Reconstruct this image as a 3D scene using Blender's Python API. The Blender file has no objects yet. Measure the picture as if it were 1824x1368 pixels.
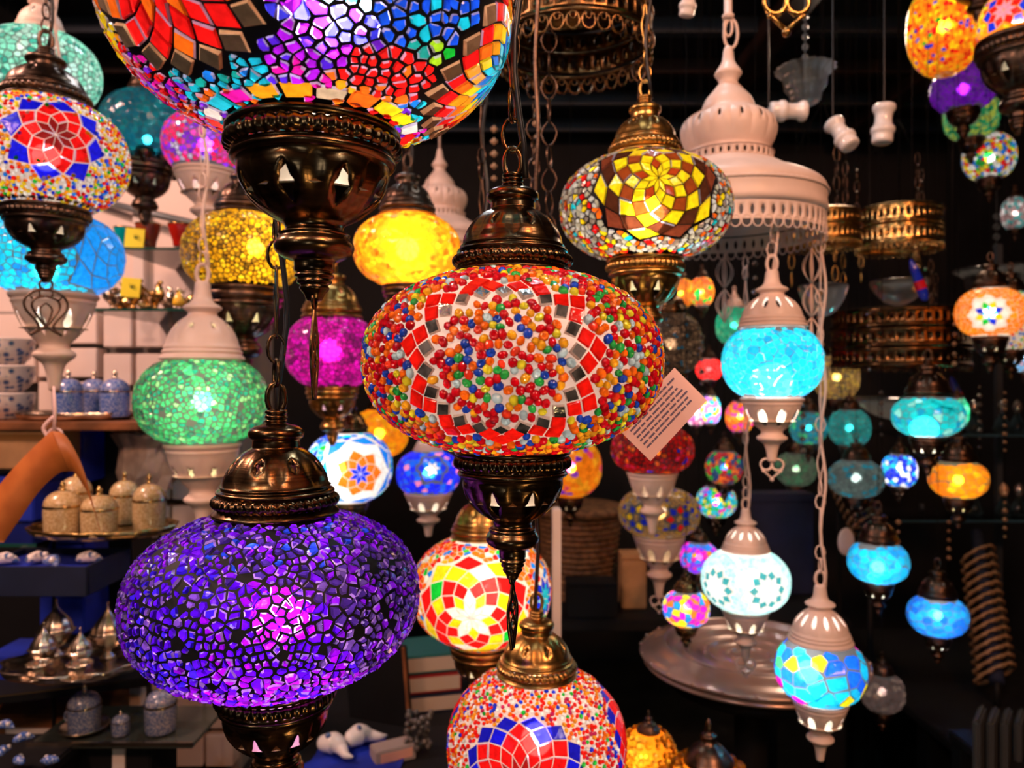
import bpy, bmesh, math, random
import numpy as np
from mathutils import Vector, Matrix, geometry
PI = math.pi
C = bpy.context.scene.collection
SC = bpy.context.scene
# ---------------------------------------------------------------- camera, exposure, world, lights
F = 1350.0                      # focal length in pixels of the 1824 px wide frame
CAMZ = 1.50
cam_d = bpy.data.cameras.new('camera'); cam = bpy.data.objects.new('camera', cam_d); C.objects.link(cam)
cam.location = (0, 0, CAMZ); cam.rotation_euler = (PI/2, 0, 0)
cam_d.sensor_width = 36; cam_d.lens = 36*F/1824; cam_d.clip_start = .02
cam_d.dof.use_dof = True; cam_d.dof.focus_distance = .45; cam_d.dof.aperture_fstop = 10
SC.camera = cam
SC.view_settings.view_transform = 'Standard'; SC.view_settings.look = 'None'
SC.view_settings.gamma = 1; SC.view_settings.use_curve_mapping = False
SC.view_settings.exposure = 0.0
w = bpy.data.worlds.new('world'); SC.world = w; w.use_nodes = True
w.node_tree.nodes['Background'].inputs[0].default_value = (.25, .3, .45, 1)
w.node_tree.nodes['Background'].inputs[1].default_value = .012
cy_ = SC.cycles
cy_.max_bounces = 6; cy_.diffuse_bounces = 3; cy_.glossy_bounces = 3; cy_.transmission_bounces = 5
cy_.transparent_max_bounces = 10; cy_.caustics_reflective = False; cy_.caustics_refractive = False
cy_.sample_clamp_indirect = 4.0; cy_.sample_clamp_direct = 0; cy_.use_denoising = True; cy_.use_light_tree = True

def area_light(name, loc, target, size, power, col):
    d = bpy.data.lights.new(name, 'AREA'); d.shape = 'DISK'; d.size = size; d.energy = power; d.color = col
    o = bpy.data.objects.new(name, d); C.objects.link(o); o.location = loc
    o.rotation_euler = (Vector(target)-Vector(loc)).to_track_quat('-Z', 'Y').to_euler()
    return o
# spot lamps of the shop's ceiling, in the aisle behind and beside the camera, then added unseen lights
area_light('ceiling_spot_warm', (-1.0, -.9, 2.75), (-.5, 1.2, 1.3), .30, 24, (1, .52, .34))
area_light('ceiling_spot_pink', (.9, -.8, 2.75), (.7, 1.3, 1.5), .30, 30, (1, .38, .16))
area_light('ceiling_spot_left', (-1.55, .95, 2.7), (-1.1, 1.7, 1.2), .25, 28, (1, .56, .44))
area_light('ceiling_spot_cool', (.15, .3, 2.85), (.1, .8, 1.4), .16, 2.0, (.75, .9, 1))
area_light('ceiling_spot_back', (1.2, 2.6, 2.7), (.9, 2.0, 1.3), .22, 5, (1, .75, .55))
for i_, (x_, y_, z_, p_, c_) in enumerate([(-.35, -.35, 2.3, .9, (1, .85, .7)), (.35, -.5, 2.4, .9, (.8, .9, 1)), (-.9, .1, 2.35, .8, (.8, .92, 1)), (.75, .0, 2.4, .7, (1, .75, .55)),
        (-.15, -.6, 1.15, .22, (.7, .85, 1)), (.55, -.2, 1.9, .4, (.9, 1, 1)), (-.65, -.3, 1.7, .35, (.9, .95, 1)), (.2, 1.1, 2.6, 1.2, (.7, .9, 1)), (-.4, 1.6, 2.6, 1.2, (.8, .9, 1))]):
    area_light('glint_spot', (x_, y_, z_), (0, .6, 1.45), .030, p_*2.2, c_)  # unseen small lights added only for glints on glass and metal
area_light('low_amber_light', (.45, -.25, .75), (0, .5, 1.5), .16, 1.6, (1, .72, .35))  # unseen area light set low behind the camera, aimed up

def P(px, py, D):
    return Vector(((px-912)/F*D, D, CAMZ+(684-py)/F*D))

# ---------------------------------------------------------------- materials
MATS = {}
def nodes_of(name):
    m = bpy.data.materials.new(name); m.use_nodes = True
    nt = m.node_tree; nt.nodes.clear()
    return m, nt, nt.nodes, nt.links
def N(nt, t, **kw):
    n = nt.nodes.new(t)
    for k, v in kw.items():
        if hasattr(n, k): setattr(n, k, v)
        else: n.inputs[k.replace('_', ' ')].default_value = v
    return n
def simple(name, col, rough=.5, metal=0, spec=.5, noise=0, scale=30, col2=None, coat=0, bump=0, trans=0, ior=1.45, alpha=1):
    if name in MATS: return MATS[name]
    m, nt, ns, ln = nodes_of(name)
    out = N(nt, 'ShaderNodeOutputMaterial'); b = N(nt, 'ShaderNodeBsdfPrincipled')
    b.inputs['Base Color'].default_value = (*col, 1); b.inputs['Roughness'].default_value = rough
    b.inputs['Metallic'].default_value = metal; b.inputs['Specular IOR Level'].default_value = spec
    b.inputs['Coat Weight'].default_value = coat; b.inputs['Transmission Weight'].default_value = trans
    b.inputs['IOR'].default_value = ior; b.inputs['Alpha'].default_value = alpha
    if noise or col2 or bump:
        tc = N(nt, 'ShaderNodeTexCoord'); nz = N(nt, 'ShaderNodeTexNoise'); nz.inputs['Scale'].default_value = scale
        nz.inputs['Detail'].default_value = 4
        ln.new(tc.outputs['Object'], nz.inputs['Vector'])
        if noise or col2:
            mx = N(nt, 'ShaderNodeMix', data_type='RGBA')
            c2 = col2 or tuple(c*(1-noise) for c in col)
            mx.inputs['A'].default_value = (*col, 1); mx.inputs['B'].default_value = (*c2, 1)
            rp = N(nt, 'ShaderNodeValToRGB'); rp.color_ramp.elements[0].position = .4; rp.color_ramp.elements[1].position = .62
            ln.new(nz.outputs['Fac'], rp.inputs['Fac']); ln.new(rp.outputs['Color'], mx.inputs['Factor'])
            ln.new(mx.outputs['Result'], b.inputs['Base Color'])
        if bump:
            bp = N(nt, 'ShaderNodeBump'); bp.inputs['Strength'].default_value = bump; bp.inputs['Distance'].default_value = .002
            ln.new(nz.outputs['Fac'], bp.inputs['Height']); ln.new(bp.outputs['Normal'], b.inputs['Normal'])
    ln.new(b.outputs[0], out.inputs['Surface'])
    MATS[name] = m; return m

def glassy(name, rough=.35, refr=.4, gloss_rough=.13, lw=.25, bump=.0, dif=.12):
    """coloured art glass lit by the bulb behind it; the colour of each piece is its 'Col' attribute"""
    m, nt, ns, ln = nodes_of(name)
    out = N(nt, 'ShaderNodeOutputMaterial'); at = N(nt, 'ShaderNodeAttribute', attribute_name='Col')
    tc = N(nt, 'ShaderNodeTexCoord'); nz = N(nt, 'ShaderNodeTexNoise'); nz.inputs['Scale'].default_value = 190; nz.inputs['Detail'].default_value = 3
    ln.new(tc.outputs['Object'], nz.inputs['Vector'])
    mr = N(nt, 'ShaderNodeMapRange'); mr.inputs['From Min'].default_value = .3; mr.inputs['From Max'].default_value = .7
    mr.inputs['To Min'].default_value = .72; mr.inputs['To Max'].default_value = 1.1
    ln.new(nz.outputs['Fac'], mr.inputs['Value'])
    vm = N(nt, 'ShaderNodeVectorMath', operation='SCALE'); ln.new(at.outputs['Color'], vm.inputs[0]); ln.new(mr.outputs[0], vm.inputs['Scale'])
    tr = N(nt, 'ShaderNodeBsdfTranslucent'); rf = N(nt, 'ShaderNodeBsdfRefraction'); rf.inputs['Roughness'].default_value = rough
    rf.inputs['IOR'].default_value = 1.06; df = N(nt, 'ShaderNodeBsdfDiffuse'); gl = N(nt, 'ShaderNodeBsdfGlossy')
    gl.inputs['Roughness'].default_value = gloss_rough; gl.inputs['Color'].default_value = (1, 1, 1, 1)
    for s in (tr, rf, df): ln.new(vm.outputs[0], s.inputs['Color'])
    bp = N(nt, 'ShaderNodeBump'); bp.inputs['Strength'].default_value = .25+bump; bp.inputs['Distance'].default_value = .0012
    ln.new(nz.outputs['Fac'], bp.inputs['Height']); ln.new(bp.outputs['Normal'], gl.inputs['Normal'])
    m1 = N(nt, 'ShaderNodeMixShader'); m1.inputs[0].default_value = refr; ln.new(tr.outputs[0], m1.inputs[1]); ln.new(rf.outputs[0], m1.inputs[2])
    m2 = N(nt, 'ShaderNodeMixShader'); m2.inputs[0].default_value = dif; ln.new(m1.outputs[0], m2.inputs[1]); ln.new(df.outputs[0], m2.inputs[2])
    lwn = N(nt, 'ShaderNodeLayerWeight'); lwn.inputs['Blend'].default_value = lw; ln.new(bp.outputs['Normal'], lwn.inputs['Normal'])
    m3 = N(nt, 'ShaderNodeMixShader'); ln.new(lwn.outputs['Fresnel'], m3.inputs[0]); ln.new(m2.outputs[0], m3.inputs[1]); ln.new(gl.outputs[0], m3.inputs[2])
    ln.new(m3.outputs[0], out.inputs['Surface']); return m

def clear_glass(name, col=(1, 1, 1), tint=.9, frost=0.0):
    m, nt, ns, ln = nodes_of(name)
    out = N(nt, 'ShaderNodeOutputMaterial'); t = N(nt, 'ShaderNodeBsdfTransparent'); t.inputs['Color'].default_value = (*[c*tint for c in col], 1)
    g = N(nt, 'ShaderNodeBsdfGlossy'); g.inputs['Roughness'].default_value = .05
    l = N(nt, 'ShaderNodeLayerWeight'); l.inputs['Blend'].default_value = .35
    x = N(nt, 'ShaderNodeMixShader'); ln.new(l.outputs['Fresnel'], x.inputs[0]); ln.new(t.outputs[0], x.inputs[1]); ln.new(g.outputs[0], x.inputs[2])
    d = N(nt, 'ShaderNodeBsdfTranslucent'); d.inputs['Color'].default_value = (*col, 1)
    y = N(nt, 'ShaderNodeMixShader'); y.inputs[0].default_value = frost; ln.new(x.outputs[0], y.inputs[1]); ln.new(d.outputs[0], y.inputs[2])
    ln.new(y.outputs[0], out.inputs['Surface']); MATS[name] = m; return m

def metal_mat(name, col, dark, rough=.3, scale=60):
    m, nt, ns, ln = nodes_of(name)
    out = N(nt, 'ShaderNodeOutputMaterial'); b = N(nt, 'ShaderNodeBsdfPrincipled')
    b.inputs['Metallic'].default_value = 1; b.inputs['Roughness'].default_value = rough
    tc = N(nt, 'ShaderNodeTexCoord'); mp = N(nt, 'ShaderNodeMapping'); mp.inputs['Scale'].default_value = (.12, .12, 8)
    nz = N(nt, 'ShaderNodeTexNoise'); nz.inputs['Scale'].default_value = scale; nz.inputs['Detail'].default_value = 5
    ln.new(tc.outputs['Object'], mp.inputs['Vector']); ln.new(mp.outputs[0], nz.inputs['Vector'])
    n2 = N(nt, 'ShaderNodeTexNoise'); n2.inputs['Scale'].default_value = 70; ln.new(tc.outputs['Object'], n2.inputs['Vector'])
    rp = N(nt, 'ShaderNodeValToRGB'); rp.color_ramp.elements[0].color = (*dark, 1); rp.color_ramp.elements[1].color = (*col, 1)
    rp.color_ramp.elements[0].position = .35; rp.color_ramp.elements[1].position = .65
    ad = N(nt, 'ShaderNodeMath', operation='ADD'); ln.new(nz.outputs['Fac'], ad.inputs[0]); ln.new(n2.outputs['Fac'], ad.inputs[1])
    hf = N(nt, 'ShaderNodeMath', operation='MULTIPLY'); hf.inputs[1].default_value = .5; ln.new(ad.outputs[0], hf.inputs[0])
    ln.new(hf.outputs[0], rp.inputs['Fac']); ln.new(rp.outputs['Color'], b.inputs['Base Color'])
    bp = N(nt, 'ShaderNodeBump'); bp.inputs['Strength'].default_value = .25; bp.inputs['Distance'].default_value = .0006
    ln.new(nz.outputs['Fac'], bp.inputs['Height']); ln.new(bp.outputs['Normal'], b.inputs['Normal'])
    ln.new(b.outputs[0], out.inputs['Surface']); MATS[name] = m; return m

BRONZE = metal_mat('bronze', (.23, .125, .052), (.040, .022, .012), .24)
BRONZE_DK = metal_mat('dark_bronze', (.16, .10, .07), (.05, .03, .022), .33)
BRASS = metal_mat('aged_brass', (.62, .36, .10), (.30, .16, .05), .3)
GOLD = metal_mat('bright_brass', (.85, .58, .22), (.5, .3, .1), .22)
SILVER = metal_mat('silver', (.80, .66, .52), (.5, .40, .3), .25)
WHITE_M = simple('white_paint_metal', (.80, .61, .52), .42, 0, .5, noise=.12, scale=18)
CHROME = simple('mirror_glass', (.75, .72, .68), .12, .85, noise=.75, scale=90, bump=.5)
GOLDMIR = simple('gold_mirror_glass', (.72, .46, .28), .22, .45, noise=.3, scale=160, bump=.3)
REFLECTOR = simple('pale_reflector', (.85, .74, .55), .6, .2)
BLACKC = simple('black_cord_plastic', (.012, .010, .010), .4)
GLASS_T = glassy('mosaic_glass', .42, .36)
GLASS_S = glassy('smooth_art_glass', .30, .5, .08, .25, .1)
GLASS_B = glassy('bead_glass', .5, .0, .06, .34, .25, .25)
GROUT_K = simple('black_grout', (.006, .006, .008), .55, spec=.25)
def grout_pale(name, col, tr=.55):
    m, nt, ns, ln = nodes_of(name)
    out = N(nt, 'ShaderNodeOutputMaterial'); t = N(nt, 'ShaderNodeBsdfTranslucent'); d = N(nt, 'ShaderNodeBsdfDiffuse')
    for s in (t, d): s.inputs['Color'].default_value = (*col, 1)
    x = N(nt, 'ShaderNodeMixShader'); x.inputs[0].default_value = 1-tr; ln.new(t.outputs[0], x.inputs[1]); ln.new(d.outputs[0], x.inputs[2])
    ln.new(x.outputs[0], out.inputs['Surface']); return m
GROUT_W = grout_pale('pale_grout', (.80, .68, .62), .45)
GROUT_G = grout_pale('grey_grout', (.10, .10, .10), .4)
CLEAR = clear_glass('clear_glass')
CRYSTAL = clear_glass('cut_crystal', (.9, .95, 1), .8, .25)

# ---------------------------------------------------------------- mesh building
class MB:
    def __init__(s, zs=1.0, zc=0.0): s.v = []; s.f = []; s.m = []; s.c = []; s.sm = []; s.zs = zs; s.zc = zc
    def add(s, vs, fs, mat=0, col=(1, 1, 1), smooth=True):
        b = len(s.v)
        if s.zs != 1.0: vs = [(p[0], p[1], s.zc+(p[2]-s.zc)*s.zs) for p in vs]
        s.v.extend([tuple(p) for p in vs])
        for f in fs:
            s.f.append([b+i for i in f]); s.m.append(mat); s.c.append(col); s.sm.append(smooth)
    def build(s, name, mats, parent=None, loc=None, weld=0, colors=False, recalc=False):
        me = bpy.data.meshes.new(name)
        me.from_pydata(s.v, [], s.f)
        me.polygons.foreach_set('material_index', s.m); me.polygons.foreach_set('use_smooth', s.sm)
        if colors:
            ca = me.color_attributes.new('Col', 'FLOAT_COLOR', 'CORNER')
            n = [len(f) for f in s.f]
            cols = np.repeat(np.array([(*c, 1.0) for c in s.c], dtype=np.float32), n, axis=0)
            ca.data.foreach_set('color', cols.ravel())
        if weld or recalc:
            bm = bmesh.new(); bm.from_mesh(me)
            if weld: bmesh.ops.remove_doubles(bm, verts=bm.verts, dist=weld)
            if recalc: bmesh.ops.recalc_face_normals(bm, faces=bm.faces)
            bm.to_mesh(me); bm.free()
        if not isinstance(mats, (list, tuple)): mats = [mats]
        for m in mats: me.materials.append(m)
        me.validate(); me.update()
        o = bpy.data.objects.new(name, me); C.objects.link(o)
        if parent: o.parent = parent
        if loc is not None: o.location = loc
        return o
    # primitives -------------------------------------------------
    def box(s, c, d, mat=0, col=(1, 1, 1), rot=None, bev=0):
        x, y, z = [k/2 for k in d]
        if bev:
            bm = bmesh.new(); bmesh.ops.create_cube(bm, size=1)
            bmesh.ops.scale(bm, vec=d, verts=bm.verts)
            bmesh.ops.bevel(bm, geom=bm.edges[:], offset=bev, segments=2, affect='EDGES')
            vs = [v.co.copy() for v in bm.verts]; fs = [[v.index for v in f.verts] for f in bm.faces]; bm.free()
        else:
            vs = [Vector((a*x, b*y, e*z)) for a in (-1, 1) for b in (-1, 1) for e in (-1, 1)]
            fs = [(0, 1, 3, 2), (4, 6, 7, 5), (0, 4, 5, 1), (2, 3, 7, 6), (0, 2, 6, 4), (1, 5, 7, 3)]
        if rot is not None: vs = [rot @ v for v in vs]
        s.add([v+Vector(c) for v in vs], fs, mat, col, False); return s
    def lathe(s, prof, seg=32, mat=0, col=(1, 1, 1), k=1, mod=None, z0=0, r0=1, cx=0, cy=0, close=False):
        pts = smooth(prof, k) if k > 1 else prof
        vs = []; fs = []
        for (r, z) in pts:
            for i in range(seg):
                a = 2*PI*i/seg; rr = r*(mod(a, z) if mod else 1)
                vs.append((cx+rr*r0*math.cos(a), cy+rr*r0*math.sin(a), z0+z*r0))
        for j in range(len(pts)-1):
            for i in range(seg):
                i2 = (i+1) % seg
                fs.append((j*seg+i, j*seg+i2, (j+1)*seg+i2, (j+1)*seg+i))
        s.add(vs, fs, mat, col); return s
    def tube(s, pts, r, seg=6, mat=0, col=(1, 1, 1), closed=False, flat=1.0, up=None):
        pts = [Vector(p) for p in pts]; n = len(pts)
        if n < 2: return s
        vs = []; fs = []; prev = None
        for i, p in enumerate(pts):
            if closed: t = pts[(i+1) % n]-pts[i-1]
            else: t = pts[min(i+1, n-1)]-pts[max(i-1, 0)]
            if t.length < 1e-9: t = Vector((0, 0, 1))
            t.normalize()
            if up is not None: u = Vector(up)-t*t.dot(Vector(up))
            elif prev is None: u = t.orthogonal()
            else: u = prev-t*t.dot(prev)
            if u.length < 1e-6: u = t.orthogonal()
            u.normalize(); prev = u; w_ = t.cross(u)
            rr = r[i] if isinstance(r, (list, tuple)) else r
            for q in range(seg):
                a = 2*PI*q/seg; vs.append(p+u*math.cos(a)*rr*flat+w_*math.sin(a)*rr)
        m = n if closed else n-1
        for i in range(m):
            i2 = (i+1) % n
            for q in range(seg):
                q2 = (q+1) % seg; fs.append((i*seg+q, i*seg+q2, i2*seg+q2, i2*seg+q))
        if not closed:
            fs.append(tuple(range(seg-1, -1, -1))); fs.append(tuple((n-1)*seg+q for q in range(seg)))
        s.add(vs, fs, mat, col); return s
    def ball(s, c, r, seg=12, mat=0, col=(1, 1, 1), sz=1.0):
        pr = [(max(1e-5, r*math.cos(t)), r*sz*math.sin(t)) for t in np.linspace(-PI/2, PI/2, seg//2+1)]
        vs = []; fs = []
        for (rr, z) in pr:
            for i in range(seg): a = 2*PI*i/seg; vs.append((c[0]+rr*math.cos(a), c[1]+rr*math.sin(a), c[2]+z))
        for j in range(len(pr)-1):
            for i in range(seg): i2 = (i+1) % seg; fs.append((j*seg+i, j*seg+i2, (j+1)*seg+i2, (j+1)*seg+i))
        s.add(vs, fs, mat, col); return s

def smooth(p, k=3):
    out = []; n = len(p)
    for i in range(n-1):
        p0 = p[max(i-1, 0)]; p1 = p[i]; p2 = p[i+1]; p3 = p[min(i+2, n-1)]
        for j in range(k):
            t = j/k; q = []
            for d in range(len(p1)):
                a, b, c_, e = p0[d], p1[d], p2[d], p3[d]
                q.append(.5*(2*b+(c_-a)*t+(2*a-5*b+4*c_-e)*t*t+(3*b-a-3*c_+e)*t**3))
            out.append(tuple(q))
    out.append(tuple(p[-1])); return out

def thing(name, label, cat, loc=(0, 0, 0), rotz=0, group=None):
    o = bpy.data.objects.new(name, None); C.objects.link(o); o.empty_display_size = .02
    o.location = loc; o.rotation_euler = (0, 0, rotz); o['label'] = label; o['category'] = cat
    if group: o['group'] = group
    return o
def tag(o, label, cat, group=None, kind=None):
    if label: o['label'] = label
    if cat: o['category'] = cat
    if group: o['group'] = group
    if kind: o['kind'] = kind
    return o
def struct(o, label=None):
    o['kind'] = 'structure'
    if label: o['label'] = label
    return o
def copy_tree(o, parent=None):
    c = o.copy(); C.objects.link(c); c.parent = parent
    for ch in list(o.children): copy_tree(ch, c)
    return c
# ---------------------------------------------------------------- mosaic globes
class Prof:
    """squashed globe: half width a, half height b, cut at neck radii rt (top) and rb (bottom)"""
    def __init__(s, a, b, rt, rb, n=2.25):
        s.a, s.b, s.n = a, b, n
        s.t1 = math.acos(min(.99, (rt/a))**(n/2)); s.t0 = -math.acos(min(.99, (rb/a))**(n/2))
        ts = np.linspace(s.t0, s.t1, 200); R = s.R(ts); Z = s.Z(ts)
        s.ts = ts; s.S = np.concatenate([[0], np.cumsum(np.hypot(np.diff(R), np.diff(Z)))]); s.L = s.S[-1]
        ring = 2*PI*(R[1:]+R[:-1])/2*np.diff(s.S); s.cumA = np.concatenate([[0], np.cumsum(ring)]); s.area = s.cumA[-1]
    def R(s, t): return s.a*np.abs(np.cos(t))**(2/s.n)
    def Z(s, t): return s.b*np.sign(np.sin(t))*np.abs(np.sin(t))**(2/s.n)
    def sof(s, t): return float(np.interp(t, s.ts, s.S))
    def tof(s, v): return float(np.interp(v, s.S, s.ts))
    def xyz(s, az, t, h=0.0):
        R = s.a*abs(math.cos(t))**(2/s.n); st = math.sin(t); Z = s.b*math.copysign(abs(st)**(2/s.n), st)
        nr = (R/s.a)**(s.n-1)/s.a; nz = math.copysign((abs(Z)/s.b)**(s.n-1)/s.b, Z); l = math.hypot(nr, nz)
        r = R+h*nr/l
        return (r*math.sin(az), -r*math.cos(az), Z+h*nz/l)      # azimuth 0 looks along local -Y
    def inv(s, p):
        x, y, z = p; r = math.hypot(x, y)
        return math.atan2(x, -y), math.atan2(math.copysign((abs(z)/s.b)**(s.n/2), z), (r/s.a)**(s.n/2))
    def rand(s, rng):
        t = float(np.interp(rng.random()*s.area, s.cumA, s.ts)); return rng.uniform(-PI, PI), t
    def off(s, az0, t0, x, y):
        """a step of x metres round and y metres up from (az0, t0) along the surface"""
        sv = s.sof(t0)+y; t = s.tof(min(max(sv, 0), s.L)); return az0+x/max(s.R(t), .25*s.a), t

class Tile:
    __slots__ = ('p', 'col', 'mat', 'h', 'dome', 'inset')
    def __init__(s, p, col, mat=0, h=.0008, dome=0, inset=.8): s.p = p; s.col = col; s.mat = mat; s.h = h; s.dome = dome; s.inset = inset

def sunburst(pr, az0, t0, n, radii, ring_style, phase=0, gap=.08, h=.0009, bstep=.005):
    """rosette of rhombs: ring k has n rhombs between radii[k], radii[k+1], radii[k+2]"""
    out = []; blockers = []
    for k in range(len(radii)-2):
        st = ring_style(k)
        if st is None: continue
        for j in range(n):
            stt = st(j) if callable(st) else st
            if stt is None: continue
            a = phase+2*PI*j/n+(PI/n if k % 2 else 0); da = PI/n
            q = [(radii[k], a), (radii[k+1], a-da), (radii[k+2], a), (radii[k+1], a+da)]
            xy = [(r*math.cos(t), r*math.sin(t)) for r, t in q]
            cx = sum(p[0] for p in xy)/4; cy = sum(p[1] for p in xy)/4
            gp = gap*1.7 if stt[1] in (3, 4) else gap
            xy2 = [(cx+(p[0]-cx)*(1-gp), cy+(p[1]-cy)*(1-gp)) for p in xy]
            poly = [pr.off(az0, t0, x, y) for x, y in xy2]
            if any(abs(p[0]) > PI-.03 for p in poly) or min(p[1] for p in poly) <= pr.t0+.01 or max(p[1] for p in poly) >= pr.t1-.01: continue
            out.append(Tile(poly, stt[0], stt[1], h*stt[2] if len(stt) > 2 else h, 0, .86))
            m_ = bstep and max(2, int(math.ceil(math.hypot(xy[1][0]-xy[0][0], xy[1][1]-xy[0][1])/bstep))) or 2
            for iu in range(m_+1):
                for iv in range(m_+1):
                    u = iu/m_; v = iv/m_; k_ = [(1-u)*(1-v), u*(1-v), u*v, (1-u)*v]
                    x = sum(k*p[0] for k, p in zip(k_, xy)); y = sum(k*p[1] for k, p in zip(k_, xy))
                    x = cx+(x-cx)*.86; y = cy+(y-cy)*.86
                    blockers.append(pr.xyz(*pr.off(az0, t0, x, y)))
    return out, blockers

def darts(pr, rng, dmin, blockers, var=.5, tries=9, kb=.95):
    """points spread over the globe, roughly dmin apart"""
    n = int(pr.area/(dmin*dmin)*1.0); pts = []; rad = []; cell = dmin*1.6; grid = {}
    def key(p): return (int(math.floor(p[0]/cell)), int(math.floor(p[1]/cell)), int(math.floor(p[2]/cell)))
    def near(p, d):
        k = key(p)
        for i in (-1, 0, 1):
            for j in (-1, 0, 1):
                for l in (-1, 0, 1):
                    for q, rq in grid.get((k[0]+i, k[1]+j, k[2]+l), ()):
                        if (p[0]-q[0])**2+(p[1]-q[1])**2+(p[2]-q[2])**2 < ((d+rq)/2)**2: return True
        return False
    for b in blockers: grid.setdefault(key(b), []).append((b, dmin*kb))
    for _ in range(n*tries):
        az, t = pr.rand(rng); p = pr.xyz(az, t); d = dmin*(1+var*(rng.random()*2-1))
        if near(p, d): continue
        grid.setdefault(key(p), []).append((p, d)); pts.append((p, az, t)); rad.append(d)
        if len(pts) >= n: break
    return pts, rad

def voronoi_tiles(pr, rng, dmin, blockers, colf, gap=.0008, h=.0008, var=.45, mat=0, drop=0.0, jit=.06, inset=.8):
    pts, rad = darts(pr, rng, dmin, blockers, var)
    allp = [p[0] for p in pts]+list(blockers)
    for tt in (pr.t0, pr.t1):                        # rings that close the pattern at the necks
        for i in range(20): allp.append(pr.xyz(-PI+2*PI*i/20, tt, 0.0))
    allp.append((0, 0, float(pr.Z(pr.t1))*1.01)); allp.append((0, 0, float(pr.Z(pr.t0))*1.01))
    bm = bmesh.new(); vs = [bm.verts.new(p) for p in allp]
    bm.verts.index_update()
    bmesh.ops.convex_hull(bm, input=vs); bm.verts.ensure_lookup_table()
    nb = len(pts); cc = {}
    def circ(f):
        a, b, c_ = [v.co for v in f.verts]; u = b-a; v = c_-a; n_ = u.cross(v); l = n_.length_squared
        if l < 1e-16: return (a+b+c_)/3
        q = a+((n_.cross(u))*v.length_squared+(v.cross(n_))*u.length_squared)/(2*l)
        m = (a+b+c_)/3
        if (q-m).length > dmin*1.2: q = m+(q-m).normalized()*dmin*1.2
        return q
    tiles = []
    for i in range(nb):
        v = vs[i]
        if not v.is_valid or len(v.link_faces) < 3: continue
        c0 = v.co; nrm = Vector((c0.x/pr.a**2, c0.y/pr.a**2, c0.z/pr.b**2)).normalized()
        e1 = nrm.orthogonal().normalized(); e2 = nrm.cross(e1)
        q = []
        for f in v.link_faces:
            if len(f.verts) != 3: continue
            if f not in cc: cc[f] = circ(f)
            d = cc[f]-c0; q.append((d.dot(e1), d.dot(e2)))
        q.sort(key=lambda p: math.atan2(p[1], p[0]))
        if len(q) < 3 or rng.random() < drop: continue
        poly = []
        for x, y in q:
            l = math.hypot(x, y)
            if l < 1e-6: continue
            s_ = max(.3, 1-gap/l*1.15)*(1+rng.uniform(-jit, jit)); p3 = c0+e1*x*s_+e2*y*s_
            poly.append(pr.inv(p3))
        az, t = pts[i][1], pts[i][2]
        # merge nearly equal corners
        pl = []
        for p in poly:
            if not pl or math.hypot((p[0]-pl[-1][0])*pr.a, (p[1]-pl[-1][1])*pr.b) > dmin*.06: pl.append(p)
        if len(pl) > 2 and math.hypot((pl[0][0]-pl[-1][0])*pr.a, (pl[0][1]-pl[-1][1])*pr.b) < dmin*.06: pl.pop()
        if len(pl) < 3 or max(p[0] for p in pl)-min(p[0] for p in pl) > 1.5: continue
        if min(p[1] for p in pl) <= pr.t0+.004 or max(p[1] for p in pl) >= pr.t1-.004 or max(abs(p[0]) for p in pl) > PI-.004: continue
        r_ = colf(az, t, rng)
        tiles.append(Tile(pl, r_[0], r_[1] if len(r_) > 1 else mat, h*rng.uniform(.6, 1.35), 0, inset))
    bm.free(); return tiles

def bead_tiles(pr, rng, d, blockers, colf, fill=1.0, mat=2, seg=8, h=.55):
    pts, rad = darts(pr, rng, d*1.12/fill, blockers, .12, 26, .55); tiles = []
    for (p, az, t) in pts:
        r = d/2*rng.uniform(.82, 1.08); e = rng.uniform(.85, 1.18); th = rng.uniform(0, PI); poly = []
        for i in range(seg):
            a = 2*PI*i/seg; x = r*e*math.cos(a); y = r/e*math.sin(a)
            poly.append(pr.off(az, t, x*math.cos(th)-y*math.sin(th), x*math.sin(th)+y*math.cos(th)))
        if max(abs(q[0]) for q in poly) > PI-.004 or min(q[1] for q in poly) <= pr.t0+.004 or max(q[1] for q in poly) >= pr.t1-.004: continue
        tiles.append(Tile(poly, colf(az, t, rng), mat, r*h*2, 2 if rng.random() < .3 else 1, 1))
    return tiles

def neck_band(pr, n, hgt, colf, top=False, mat=0, gap=.12):
    s0 = pr.L-hgt*1.2 if top else max(hgt*.2, .005); out = []; bl = []
    for j in range(n):
        a0 = -PI+2*PI*(j+gap/2)/n; a1 = -PI+2*PI*(j+1-gap/2)/n
        t0 = pr.tof(s0); t1 = pr.tof(s0+hgt*.85)
        out.append(Tile([(a0+.001, t0), (a1, t0), (a1, t1), (a0+.001, t1)], colf(j)[0], colf(j)[1] if len(colf(j)) > 1 else mat, .0009, 0, .88))
        for u in (.15, .5, .85): bl.append(pr.xyz(a0+(a1-a0)*u, (t0+t1)/2))
    return out, bl

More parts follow.
